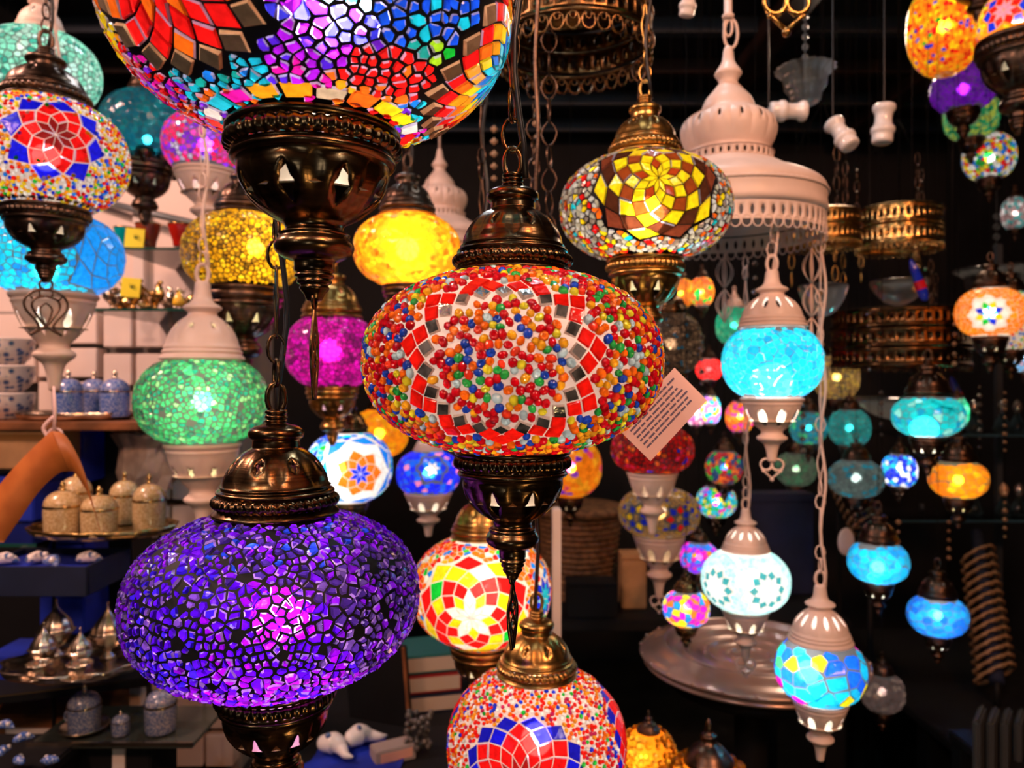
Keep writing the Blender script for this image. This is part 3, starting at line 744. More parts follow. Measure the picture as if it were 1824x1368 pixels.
SPIKED = lamp('pendant_lamp', 'dim blue-green glass lamp beside the huge lamp, dark spiked bowl', 258, 232, 84, .090, V([(3, (.0, .22, .32)), (2, (.0, .35, .42))], .010, gap=.0002, h=.0003), h=70, ratio=.8, capr=.35, bowlr=.62, watt=.24, lcol=(.9, 1, 1), metal=BRONZE_DK, seed=16, glass=GLASS_S, grout=GROUT_G, brad=.008, bulb=(.05, 0, -.2))
lamp('pendant_lamp', 'pink and violet crackle lamp on a tall white metal bowl', 366, 258, 78, .074, V([(3, (.85, .01, .12)), (2, (.25, .02, .75)), (1, (.7, .05, .4)), (.6, (.5, .5, .6))], .0075, gap=.0008), h=58, capr=.4, bowlr=.72, watt=.45, lcol=(1, .85, .95), metal=WHITE_M, style='white', seed=17, grout=GROUT_G, pend=pendant_leaf, ph=.05, vs=.86)
lamp('pendant_lamp', 'green crackle glass lamp between white cap and pink-lit white bowl', 361, 714, 121, .090, V([(3, (.05, .42, .18)), (2, (.06, .55, .25)), (1.6, (.02, .32, .24)), (.9, (.3, .75, .35)), (.8, (.04, .16, .13))], .0062, gap=.0009, drop=.02), h=79, capr=.60, bowlr=.56, watt=.62, lcol=(1, .98, .6), metal=WHITE_M, style='white', hole='star', seed=18, grout=GROUT_G, bulb=(0, -.52, .0), brad=.014, near=False)
lamp('pendant_lamp', 'golden crackle glass lamp with a white-hot bulb and dark bowl', 432, 452, 108, .090, V([(3, (.85, .42, .0)), (2, (.6, .28, .0)), (1, (.25, .12, .01)), (1, (.95, .6, .02))], .0060, gap=.0008), h=72, capr=.45, bowlr=.68, watt=.62, lcol=(1, .9, .55), metal=BRONZE_DK, seed=19, bulb=(.2, -.4, .05), brad=.012)
lamp('pendant_lamp', 'amber flower lamp with a glaring centre under a dull dark cap', 726, 446, 96, .085, star_style([(0, .0, 12, .0115, [(AMBER, 0, 1), (YELLOW, 0, 1), (AMBER, 0, 1)], .2)], [(3, (.85, .22, .0)), (2, (.9, .38, .0)), (1, (.45, .12, .0)), (1, (.95, .5, .02))], .008), h=64, grout=GROUT_A, capr=.50, bowlr=.46, watt=.8, lcol=(1, .95, .6), metal=BRONZE_DK, seed=20, bulb=(.0, -.42, -.05), brad=.018)
lamp('pendant_lamp', 'magenta crackle glass lamp under an aged brass cap', 592, 626, 84, .085, V([(3, (.62, .0, .30)), (2, (.75, .0, .45)), (1.5, (.25, .0, .14)), (1, (.4, .0, .2))], .0072, gap=.0007), h=66, capr=.62, bowlr=.55, watt=.48, lcol=(1, .6, .9), metal=BRASS, chain_mat=BRONZE_DK, seed=21, bulb=(-.05, -.3, .0), brad=.02)
lamp('pendant_lamp', 'yellow star mosaic lamp tilted on a brass cap, silver edges', 1149, 372, 153, .090, star_style([(8, .12, 10, .0082, [(YELLOW, 0, 1), lambda j: (((.45, .05, .0), YELLOW)[j % 2], 0, 1), (YELLOW, 0, 1), lambda j: ((.30, .05, .0), 0, 1), (YELLOW, 0, 1), lambda j: ((.08, .02, .01), 0, 1), lambda j: (YELLOW, 0, 1) if j % 2 else ((.2, .04, .02), 0, 1)], .1), (180, 0, 8, .010, [(YELLOW, 0, 1)]*3, 0)],
     [(2, (.5, .45, .40)), (1.2, YELLOW), (1.4, (.30, .22, .2)), (1.0, RED), (.8, ORANGE), (.5, CYAN), (2.2, (.65, .62, .68))], .0058, gap=.0007, h=.001), h=92, capr=.40, bowlr=.44, near=True, watt=.42, lcol=(1, .88, .62), metal=BRASS, seed=22, bulb=(.0, -.3, -.15), brad=.02)
lamp('pendant_lamp', 'red, yellow and white rhomb mosaic lamp behind the purple lamp', 858, 1050, 124, .088, star_style([(-8, -.1, 10, .0108, [(WHITE, 0, 1), lambda j: ((WHITE, YELLOW)[j % 2], 0, 1), (RED, 0, 1), lambda j: ((YELLOW, RED)[j % 2], 0, 1), lambda j: ((RED, RED, WHITE, YELLOW, GREEN)[j % 5], 0, 1), lambda j: ((RED, YELLOW)[j % 2], 0, 1)], .1), (60, 0, 10, .009, [(CYAN, 0, 1), (BLUE, 0, 1)], 0)],
     [(3, ORANGE), (2, RED), (1.5, AMBER), (1, WHITE), (.8, AZURE), (.5, GREEN)], .0062, gap=.0004), h=96, capr=.42, bowlr=.44, watt=.5, lcol=(1, .9, .7), grout=GROUT_W, metal=BRASS, chain_mat=BRONZE_DK, seed=23, bulb=(.05, -.4, .1), brad=.02)
lamp('pendant_lamp', 'bead lamp with a red and navy star at the bottom edge, brass cap', 956, 1318, 158, .090, star_style([(-8, -.03, 14, [0, .018, .030, .040, .049, .057, .064], [((.42, .0, .01), 0, 1), (RED, 0, 1), (RED, 0, 1), lambda j: (BL_ if j % 2 == 0 else RED, 0, 1), ((.0, .01, .5), 0, 1)], .12), (98, .02, 14, [0, .018, .030, .040, .049, .057, .064], [(RED, 0, 1), (RED, 0, 1), (RED, 0, 1), (RED, 0, 1), ((.0, .01, .5), 0, 1)], .12), (-114, .02, 14, [0, .018, .030, .040, .049, .057, .064], [(RED, 0, 1), (RED, 0, 1), (RED, 0, 1), (RED, 0, 1), ((.0, .01, .5), 0, 1)], .12)],
     [(4, RED), (3, ORANGE), (1.5, AMBER), (2, WHITE), (1, GREEN), (1, BLUE), (1, (.6, .01, .1))], .0042, beads=True, fill=1.3), h=128, capr=.42, near=True, watt=.5, lcol=(1, .82, .7), grout=GROUT_W, metal=BRASS, chain_mat=BRONZE_DK, seed=24, hang='cord', vs=.95)
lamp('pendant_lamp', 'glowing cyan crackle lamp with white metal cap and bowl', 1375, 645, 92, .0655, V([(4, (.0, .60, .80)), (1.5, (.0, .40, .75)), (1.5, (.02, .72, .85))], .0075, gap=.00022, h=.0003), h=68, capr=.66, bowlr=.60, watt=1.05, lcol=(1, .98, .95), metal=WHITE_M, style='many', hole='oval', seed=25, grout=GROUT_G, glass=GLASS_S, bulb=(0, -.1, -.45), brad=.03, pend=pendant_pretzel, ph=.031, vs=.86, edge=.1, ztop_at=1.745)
lamp('pendant_lamp', 'small white and teal flower mosaic lamp, white pendant over the white dish', 1328, 1033, 80, .0725, star_style([(30, .0, 10, .0085, [(WHITE, 0, 1), (WHITE, 0, 1), ((.05, .32, .34), 0, 1), (WHITE, 0, 1)], 0), (-42, -.05, 10, .0085, [(WHITE, 0, 1), (WHITE, 0, 1), ((.05, .32, .34), 0, 1)], 0)], [(4, (.55, .88, .86)), (2, (.35, .8, .8))], .0065, gap=.0002), h=56, capr=.52, bowlr=.52, watt=.62, lcol=(1, 1, .95), metal=WHITE_M, style='many', hole='oval', seed=26, grout=GROUT_W, pend=pendant_pretzel, ph=.034, vs=.9, ztop_at=1.70)
lamp('pendant_lamp', 'white-capped lamp with cyan, blue and green patches on a long white chain', 1461, 1193, 83, .0625, V([(4, (.0, .5, .85)), (3, (.0, .12, .95)), (1.2, (.05, .7, .15)), (.4, MAG), (.4, YELLOW)], .0165, gap=.0003), h=62, capr=.68, bowlr=.6, watt=.66, lcol=(1, 1, 1), metal=WHITE_M, style='many', hole='oval', seed=27, grout=GROUT_G, glass=GLASS_S, bulb=(-.25, -.48, .1), brad=.016, vs=.92, ztop_at=1.735)
lamp('pendant_lamp', 'teal glass lamp with a white underside glow, dark pierced bowl, right side', 1653, 741, 68, .072, V([(4, (.0, .50, .52)), (2, (.0, .35, .6)), (1, (.3, .8, .7))], .013, gap=.0003, h=.0003), h=37, capr=.62, bowlr=.5, watt=.8, lcol=(1, 1, .95), metal=BRONZE_DK, seed=28, glass=GLASS_S, grout=GROUT_G, bulb=(-.1, -.1, -.4), brad=.03, hang='thin')
lamp('pendant_lamp', 'small orange glass lamp below the teal one', 1707, 853, 56, .066, V([(3, (.95, .28, .0)), (2, (.85, .2, .0)), (1, (.95, .42, .01))], .016, gap=.0002, h=.0003), h=34, capr=.6, bowlr=.5, watt=.38, lcol=(1, .9, .5), metal=BRONZE_DK, seed=29, glass=GLASS_S, grout=GROUT_G, bulb=(0, -.35, 0), hang='thin')
lamp('pendant_lamp', 'cyan glass lamp with a white triangle of light near the pale hearts', 1564, 1000, 57, .066, V([(3, (.0, .42, .70)), (2, (.0, .3, .75))], .014, gap=.0003, h=.0003), h=38, capr=.62, bowlr=.5, watt=.55, lcol=(1, 1, 1), metal=BRONZE_DK, seed=30, glass=GLASS_S, grout=GROUT_G, bulb=(0, -.4, -.1), brad=.014, hang='thin')
lamp('pendant_lamp', 'azure glass lamp lowest on the right, in front of the bracelets', 1670, 1096, 57, .067, V([(3, (.0, .16, .75)), (2, (.0, .3, .8))], .014, gap=.0003, h=.0003), h=37, capr=.6, bowlr=.45, watt=.5, lcol=(1, 1, 1), metal=BRONZE_DK, seed=31, glass=GLASS_S, grout=GROUT_G, bulb=(0, -.4, .1), brad=.010, hang='thin')
lamp('pendant_lamp', 'orange lamp with a multicoloured bead flower at the right edge', 1764, 557, 66, .078, star_style([(-2, -.1, 8, .011, [lambda j: ((AZURE, WHITE)[j % 2], 0, 1), lambda j: ((BLUE, YELLOW, GREEN)[j % 3], 0, 1), (WHITE, 0, 1)], 0)], [(4, (.98, .22, .0)), (1, (.95, .3, .0))], .010, gap=.0003), h=44, capr=.5, watt=.5, lcol=(1, .95, .8), metal=BRONZE_DK, seed=32, grout=GROUT_W, hang='thin')
lamp('pendant_lamp', 'bead lamp mostly hidden behind the orange one at the right edge', 1800, 572, 70, .095, star_style([], [(2, YELLOW), (2, AZURE), (1.5, GREEN), (1, RED), (2, WHITE)], .008, beads=True), h=50, capr=.4, watt=.35, metal=BRONZE_DK, seed=33, grout=GROUT_W, hang='thin')
lamp('pendant_lamp', 'clear glass lamp with fine pale copper sparkles behind the large bead lamp', 1195, 612, 57, .080, V([(3, (.28, .17, .10)), (2, (.12, .08, .05)), (1, (.6, .38, .22)), (.3, (.0, .3, .6))], .006, gap=.0012), h=54, ratio=.9, capr=.5, watt=.14, lcol=(1, .85, .7), metal=BRONZE, seed=34, hang='thin')
lamp('pendant_lamp', 'dark red bead glass lamp below the price tag, on a white bowl', 1162, 800, 74, .080, V([(4, (.5, .0, .01)), (2, (.25, .0, .01)), (.7, (.8, .02, .1)), (.5, ORANGE), (.3, BLUE)], .008, gap=.0012), h=44, capr=.4, bowlr=.60, watt=.28, lcol=(1, .8, .7), metal=WHITE_M, style='white', seed=35, hang='thin', cap=False)
lamp('pendant_lamp', 'clear lamp with blue and yellow bead lines on a white bowl', 1174, 913, 73, .088, star_style([(-32, 0, 7, .010, [None, lambda j: ((BLUE, YELLOW)[j % 2], 0, 1.5)], 0), (28, 0, 7, .010, [None, lambda j: ((BLUE, RED)[j % 2], 0, 1.5)], 0)], [(4, (.45, .26, .10)), (1, (.6, .35, .02)), (.6, BLUE), (1, (.35, .3, .25))], .0075, gap=.0008), h=44, capr=.4, bowlr=.62, watt=.22, lcol=(1, .8, .6), metal=WHITE_M, style='white', hole='oval', seed=36, hang=None, pend=pendant_pretzel, ph=.04, grout=GROUT_G, cap=False)
lamp('pendant_lamp', 'orange and pink glass lamp behind the bowl of the large bead lamp', 1016, 832, 56, .080, V([(3, (.95, .25, .01)), (2, (.9, .4, .02)), (1, (.75, .05, .25)), (.4, PURPLE)], .012, gap=.0002, h=.0003), h=52, ratio=.85, capr=.42, watt=.4, lcol=(1, .85, .6), metal=BRONZE, seed=37, glass=GLASS_S, hang='thin', grout=GROUT_A)
lamp('pendant_lamp', 'deep blue and white lamp on a white bowl with glowing oval holes', 763, 843, 57, .075, star_style([(8, .3, 6, .009, [(WHITE, 0, 1), (AZURE, 0, 1), (BLUE, 0, 1)], 0)], [(5, (.0, .02, .90)), (1.5, (.01, .14, .9)), (.6, PINK)], .011, gap=.0003), h=41, capr=.45, bowlr=.72, watt=.5, lcol=(1, .95, .9), metal=WHITE_M, style='many', hole='oval', seed=38, grout=GROUT_G, hang='thin', vs=.75)
lamp('pendant_lamp', 'round lamp with orange flowers on blue and white behind the bronze bell cap', 622, 832, 78, .085, star_style([(14, -.05, 7, .012, [(BLUE, 0, 1), (ORANGE, 0, 1), (ORANGE, 0, 1), (WHITE, 0, 1), (WHITE, 0, 1), (AZURE, 0, 1)], 0)], [(3, AZURE), (2, (.0, .05, .9)), (1, WHITE), (1, CYAN), (.5, GREEN)], .010, gap=.0004), h=62, ratio=.8, capr=.42, watt=.8, lcol=(1, .98, .9), metal=BRONZE, seed=39, grout=GROUT_W, hang=None, bulb=(-.3, -.3, 0), brad=.02, pend=None)
lamp('pendant_lamp', 'orange glass lamp half hidden above the blue and orange flower lamp', 676, 772, 52, .080, V([(3, (.98, .28, .0)), (2, (.95, .42, .01))], .011, gap=.0002), h=42, ratio=.8, capr=.4, watt=.42, lcol=(1, .9, .6), metal=BRONZE, seed=40, grout=GROUT_A, hang=None, bowl=False)
small = [
 ('small lamp with yellow, magenta and blue patches above the white dish', 1222, 1083, 42, 32, [(2, YELLOW), (2, MAG), (3, AZURE), (1, ORANGE)], .45, BRONZE),
 ('small violet and blue lamp behind the white and teal lamp', 1245, 992, 34, 28, [(3, PURPLE), (2, MAG), (2, AZURE), (.5, AMBER)], .35, BRONZE_DK),
 ('small rainbow lamp with a white-hot centre above the violet lamp', 1276, 893, 36, 28, [(2, CYAN), (1, GREEN), (1, YELLOW), (1, MAG), (1, AZURE)], .6, BRONZE_DK),
 ('small green glass lamp left of the cyan lamp', 1308, 580, 34, 34, [(3, (.0, .35, .18)), (1, (.1, .5, .25))], .28, WHITE_M),
 ('pale gold pierced lamp under crystal strings', 1490, 672, 42, 40, [(3, (.55, .30, .08)), (2, (.8, .5, .08)), (1, (.3, .2, .1))], .32, BRONZE_DK),
 ('dim sea-green glass lamp above the grey glass lamp', 1513, 762, 39, 33, [(3, (.0, .25, .25)), (2, (.02, .35, .32))], .22, BRONZE_DK),
 ('grey-green glass lamp with a small blue glow', 1525, 852, 51, 34, [(4, (.12, .17, .16)), (1, (.02, .25, .35))], .26, BRONZE_DK),
 ('blue lamp with white flower dots beside the grey-green lamp', 1602, 838, 33, 30, [(3, BLUE), (2, WHITE), (1, AZURE), (1, CYAN)], .42, BRONZE_DK),
 ('emerald glass lamp hidden behind the teal lamp', 1705, 735, 22, 27, [(3, (.0, .5, .22)), (1, (.1, .6, .3))], .3, BRONZE_DK),
 ('grey pearly lamp low behind the cyan, blue and green lamp', 1571, 1232, 42, 36, [(4, (.16, .10, .09)), (1, (.3, .2, .16))], .14, BRONZE_DK),
 ('orange lantern drops between brass lamp and cyan cap', 1213, 522, 24, 26, [(3, (.98, .2, .0)), (1, AMBER)], .35, BRONZE_DK),
 ('orange lantern drops with a green dot, nearer the cyan cap', 1250, 520, 22, 27, [(3, (.95, .14, .0)), (1, AMBER), (.4, GREEN)], .33, BRONZE_DK),
 ('plain red glass lamp beside the copper sparkle lamp', 1263, 658, 24, 20, [(1, (.95, .0, .005))], .4, BRONZE_DK),
 ('pink and white glass lamp right of the price tag', 1240, 733, 20, 26, [(2, WHITE), (1, MAG), (1, PINK)], .55, BRONZE_DK),
 ('lilac and turquoise lamp near the price tag', 1266, 730, 18, 26, [(2, (.5, .15, .8)), (1, CYAN), (1, YELLOW)], .45, BRONZE_DK),
 ('orange and magenta lamp left of the white bowl with ovals', 1318, 742, 26, 28, [(2, ORANGE), (1, MAG), (1, AMBER)], .4, BRONZE_DK),
 ('teal glass lamp behind the white bowl with ovals', 1440, 762, 34, 30, [(3, (.0, .22, .30)), (1, (.05, .5, .2))], .2, BRONZE_DK),
 ('dark lamp with red, orange and blue glass beads', 1290, 832, 34, 30, [(2, (.5, .0, .02)), (1, ORANGE), (2, (.0, .05, .2)), (1, GREEN)], .3, BRONZE_DK),
 ('milky green glass lamp behind the white chain', 1418, 835, 38, 30, [(3, (.14, .2, .13)), (1, (.1, .3, .15))], .2, BRONZE_DK),
 ('amber lamp low on the left behind the tulip pendant', 14, 590, 42, 42, [(3, AMBER), (1, ORANGE)], .5, BRONZE_DK),
 ('purple glass lamp under the amber bead lamp in the top right corner', 1716, 158, 62, 42, [(3, (.22, .0, .6)), (1, (.12, .0, .4))], .3, BRONZE_DK),
 ('green and lemon glass lamp third from the top in the right corner', 1730, 208, 52, 44, [(2, (.0, .4, .16)), (2, (.5, .6, .08)), (1, (.2, .5, .2))], .34, BRONZE_DK),
 ('bead lamp with yellow, blue and red dots fourth from the top in the right corner', 1762, 280, 50, 42, [(2, YELLOW), (2, AZURE), (1, RED), (2, WHITE), (1, GREEN)], .4, BRONZE_DK),
 ('small pink and silver glass lamp at the right edge', 1808, 380, 26, 30, [(2, (.5, .3, .3)), (1, (.1, .5, .5)), (1, WHITE)], .16, BRONZE_DK),
 ('pale blue glass lamp cut by the right edge', 1826, 635, 24, 30, [(3, (.15, .35, .6)), (1, (.5, .3, .4))], .3, BRONZE_DK),
]
for i_, (lab, x_, y_, w_, h_, tb_, wt_, me_) in enumerate(small):
    lamp('pendant_lamp', lab, x_, y_, w_, w_*(1.38 if y_ > 1050 and x_ < 1300 else 1.75 if y_ > 950 else 1.80+.04*(i_ % 3) if 1480 < x_ < 1720 and y_ > 700 else 1.95+.10*((i_*3) % 8))/F if y_ > 300 or x_ < 1600 else w_*(1.85 if w_ > 60 else 2.1)/F, V(tb_, .0105, gap=.0006), h=h_, capr=.5, watt=wt_*.75, lcol=(1, .95, .9), metal=me_, style='bronze' if me_ is not WHITE_M else 'white', hang='thin', seed=50+i_, grout=GROUT_G, reflector=False, vs=.85)
lamp('pendant_lamp', 'amber, red and yellow bead lamp in the top right corner', 1682, 48, 70, .085, star_style([(18, .5, 8, .010, [(PINK, 0, 1), (RED, 0, 1), (PINK, 0, 1)], 0)], [(5, AMBER), (3, YELLOW), (3, ORANGE), (1.5, RED), (.6, BLUE), (.4, GREEN)], .0075, gap=.0005), h=92, capr=.36, bowlr=.3, watt=.7, lcol=(1, .95, .8), metal=BRONZE_DK, seed=90, grout=GROUT_A, hang='thin', bowl=False)
lamp('pendant_lamp', 'yellow bead lamp with pink rhombs on a big dark ornate bowl, corner', 1815, 45, 78, .076, star_style([(-20, .1, 8, .012, [(PINK, 0, 1), (RED, 0, 1), (BLUE, 0, 1)], 0)], [(4, YELLOW), (4, AMBER), (2, RED), (1, GREEN), (.8, BLUE)], .0075, gap=.0005), h=72, capr=.4, bowlr=1.02, watt=.6, lcol=(1, .95, .8), metal=BRONZE_DK, seed=91, grout=GROUT_A, near=True, vs=1.1)
lamp('pendant_lamp', 'small dark bronze lamp bowl dangling over the top right bead lamp', 1745, -62, 55, .06, V([(1, PINK), (1, WHITE)], .009), h=40, capr=.5, bowlr=.95, watt=.2, metal=BRONZE_DK, seed=92, near=True, vs=.8)

mb = MB()
for k in range(9):                                   # pointed lobes round the dark bowl
    a = 2*PI*k/9; r_ = .052; c_ = Vector((r_*math.sin(a), -r_*math.cos(a), -.062))
    mb.tube([c_+Vector((0, 0, .012)), c_, c_+Vector((0, 0, -.014)), c_+Vector((0, 0, -.034))], [.016, .018, .010, .0008], 8)
mb.build('pointed_lobes', BRONZE_DK, SPIKED)
# ---------------------------------------------------------------- the room
BLACKW = simple('charcoal_wall', (.010, .011, .014), .8, noise=.4, scale=4)
CEILM = simple('dark_ceiling', (.012, .013, .018), .7, noise=.4, scale=3)
FLOORM = simple('dark_floor_tile', (.02, .018, .016), .5, noise=.5, scale=6)
BEAM = simple('dark_wood_beam', (.035, .014, .010), .6, noise=.5, scale=12)
STEEL = simple('dull_steel', (.10, .12, .15), .5, .8)
PINKW = simple('white_lacquer', (.78, .66, .60), .45, noise=.06, scale=6)
GAPM = simple('drawer_shadow_gap', (.05, .045, .04), .8)
WOOD = simple('brown_wood', (.28, .10, .035), .5, noise=.5, scale=14, col2=(.12, .045, .015), bump=.2)
TAN = simple('tan_cardboard', (.42, .22, .09), .8, noise=.2, scale=20)
BLUEC = simple('royal_blue_cloth', (.004, .025, .42), .7, noise=.4, scale=9)
NAVY = simple('navy_cloth', (.006, .012, .045), .8, noise=.4, scale=8)
BLACK = simple('black_lacquer', (.008, .008, .009), .6, spec=.2)
WHITEC = simple('glazed_white_ceramic', (.80, .72, .68), .18, coat=.5)
XW = (-1.75, 2.35); YW = (-1.7, 4.1)
for nm, c_, d_, m_ in (('floor', (.3, 1.2, -.05), (4.3, 6.0, .1), FLOORM), ('ceiling', (.3, 1.2, 2.90), (4.3, 6.0, .1), CEILM), ('wall_back', (.3, 4.15, 1.42), (4.3, .1, 2.85), BLACKW),
                       ('wall_left', (XW[0]-.05, 1.2, 1.42), (.1, 6, 2.85), BLACKW), ('wall_right', (XW[1]+.05, 1.2, 1.42), (.1, 6, 2.85), BLACKW), ('wall_front', (.3, YW[0]-.05, 1.42), (4.3, .1, 2.85), BLACKW)):
    struct(MB().box(c_, d_).build(nm, m_))
for i in range(9):
    struct(MB().box((.3, 1.0+.36*i, 2.82), (4.1, .05, .06), bev=.004).build('trim_%d' % (i+1), STEEL if i % 3 else BEAM))
struct(MB().box((.95, 2.2, 2.79), (.10, 3.4, .10), bev=.005).build('trim_10', BEAM)); struct(MB().box((1.7, 2.2, 2.79), (.08, 3.4, .10), bev=.005).build('trim_11', BEAM))

# ---------------------------------------------------------------- chandeliers with pierced rings
def ring_band(mb, r, z0, z1, n, hole, hs=.8, mat=0, ns=4):
    panels(mb, [(r, z0), (r*1.0, (z0+z1)/2), (r, z1)], n, ns, 1, 0, hole, hs, 0, mat, K=1, lip=.0008)
def rope(mb, r, z, wr, n=90, seg=5):
    pts = [((r+.25*wr*math.sin(n*a))*math.cos(a), (r+.25*wr*math.sin(n*a))*math.sin(a), z) for a in np.linspace(0, 2*PI, n*2+1)[:-1]]
    mb.tube(pts, [wr*(1+.25*(i % 2)) for i in range(len(pts))], seg, closed=True, up=(0, 0, 1))
def lace(mb, r, z, n, lr, wr):
    for i in range(n):
        a = 2*PI*i/n; c_ = Vector((r*math.cos(a), r*math.sin(a), z)); e = Vector((-math.sin(a), math.cos(a), 0))
        mb.tube([c_+e*lr*math.cos(q)+Vector((0, 0, lr*1.25*math.sin(q))) for q in np.linspace(0, 2*PI, 11)[:-1]], wr, 4, closed=True)
def strands(t, r, z0, z1, m, n=3, L=.03, x=None):
    for i in range(n):
        mb = MB()
        a = 2*PI*i/n+.5; k = max(2, int(abs(z1-z0)/L))
        for j in range(k):
            zz = z0+(z1-z0)*(j+.5)/k; c_ = Vector((r*math.cos(a)*(1-.0*j), r*math.sin(a), zz)); R = Matrix.Rotation(a+(j % 2)*PI/2, 3, 'Z')
            mb.tube([c_+R @ Vector((L*.22*math.cos(q), 0, L*.56*math.sin(q))) for q in np.linspace(0, 2*PI, 9)[:-1]], .0011, 4, closed=True)
        mb.build('chain', m, t)
BRASS_DK = metal_mat('dark_brass', (.30, .16, .06), (.06, .035, .02), .3)
# dark brass ring chandelier at the top
t = thing('ring_chandelier', 'dark brass chandelier ring with pierced bands and scalloped lace edge, top centre', 'chandelier', P(1022, 92, .92))
r_ = .0935
mb = MB(); ring_band(mb, r_, .012, .036, 40, 'key', .95, ns=4); ring_band(mb, r_*.99, .040, .062, 30, 'oval', .95, ns=4); mb.lathe([(r_, .066), (r_*1.03, .070), (r_, .075), (r_*.9, .085), (r_*.4, .11), (.01, .12)], 64); mb.build('band', BRASS_DK, t)
mb = MB(); rope(mb, r_*1.01, .006, .0026, 130, 6); rope(mb, r_*1.01, .0385, .0014, 60, 4); mb.build('rope_moulding', BRASS_DK, t)
mb = MB(); lace(mb, r_, -.006, 34, .0078, .0017); lace(mb, r_, .000, 34, .0035, .0010); mb.build('lace_edge', BRASS_DK, t)
for k_ in range(3):
    a_ = -2.0+k_*2.1; mb = MB()
    for j_ in range(9):
        c_ = Vector((r_*.86*math.cos(a_), r_*.86*math.sin(a_), -.02-j_*.026)); R = Matrix.Rotation(j_*1.5, 3, 'Z')
        mb.tube([c_+R @ Vector((.007*math.cos(q)*(1+.3*math.cos(2*q)), 0, .014*math.sin(q))) for q in np.linspace(0, 2*PI, 13)[:-1]], .0012, 4, closed=True)
    mb.build('hanging_strand', BRONZE_DK, t)
mb = MB(); mb.tube([(0, 0, .11), (0, 0, CEIL-t.location.z+.03)], .004, 8); mb.build('rod', BRONZE_DK, t)
# white tiered chandelier
TC = t = thing('tiered_chandelier', 'white pierced metal chandelier with stacked domes, drum and lace edge', 'chandelier', P(1297, 400, 1.12))
q_ = 1.12/F
def W(L): return [(a*q_, b*q_) for a, b in L]
mb = MB(); mb.lathe(W([(160, 8), (166, 14), (164, 30), (165, 48), (160, 60), (150, 68), (135, 76), (112, 86), (95, 96), (86, 102)]), 72, k=3)
ring_band(mb, 77*q_, 104*q_, 122*q_, 36, 'oval', .9, ns=3)
mb.lathe(W([(79, 122), (70, 126), (74, 136)]), 64, k=2)
panels(mb, W([(74, 136), (80, 150), (83, 166), (78, 182), (62, 194)]), 14, 4, 1, 0, 'oval', .34, .03, vc=.2)
mb.lathe(W([(62, 194), (50, 200), (46, 208), (40, 222), (28, 236), (22, 244), (16, 252), (20, 262), (24, 268), (18, 278), (11, 290), (9, 306), (6, 316), (1, 318)]), 32, k=2)
mb.build('domes', WHITE_M, t)
mb = MB(); ring_band(mb, 163*q_, -24*q_, 6*q_, 60, 'key', .95, ns=3); lace(mb, 163*q_, -27*q_, 60, .0065, .0011); mb.build('lace_edge', WHITE_M, t)
mb = MB(); mb.lathe(W([(160, 8), (130, 14), (100, 10), (60, 18), (1, 20)]), 48, k=2); mb.build('underside', WHITE_M, t)
mb = MB(); rope(mb, 165*q_, 44*q_, .0022, 90, 5); rope(mb, 84*q_, 101*q_, .0016, 60, 4); mb.build('rope_moulding', WHITE_M, t)
mb = MB(); mb.tube([(.004+.010*math.cos(a), 0, 340*q_+.022*math.sin(a)) for a in np.linspace(0, 2*PI, 16)[:-1]], .0024, 6, closed=True)
mb.tube([(.006*math.cos(a), .0, 352*q_+.014*math.sin(a)) for a in np.linspace(0, 2*PI, 12)[:-1]], .0022, 6, closed=True); mb.build('hook', WHITE_M, t)
mb = MB(); mb.lathe([(.001, 366*q_), (.008, 366*q_), (.009, 372*q_), (.006, 376*q_), (.0055, .6), (.0055, CEIL-t.location.z+.03)], 12); mb.build('rod', WHITE_M, t)
for k_, (dx, dy_, n_) in enumerate(((24, .09, 2), (163, .03, 3), (-120, .06, 2))):      # strings of wire cage beads
    mb = MB()
    for j_ in range(n_):
        z = (-38-j_*62)*q_; R = .014
        for i_ in range(6):
            a = 2*PI*i_/6
            mb.tube([(dx*q_+R*math.sin(PI*u)*math.cos(a), dy_+R*math.sin(PI*u)*math.sin(a), z-.026*2*u) for u in np.linspace(0, 1, 8)], .0010, 4)
        mb.tube([(dx*q_, dy_, z+.004), (dx*q_, dy_, z-.054)], .0018, 5)
    mb.build('bead_string', WHITE_M, t)
T2 = copy_tree(TC); T2.location = P(783, 452, 2.05); T2.scale = (1.08, 1.08, 1.08); T2['label'] = 'white pierced metal chandelier seen in part behind the amber flower lamp'
for ch in list(T2.children):
    if ch.name.startswith(('bead_string', 'rod', 'hook')): bpy.data.objects.remove(ch)
MB().tube([(0, 0, 310*q_), (0, 0, (CEIL-T2.location.z+.03)/1.08)], .003, 8).build('rod', WHITE_M, T2)
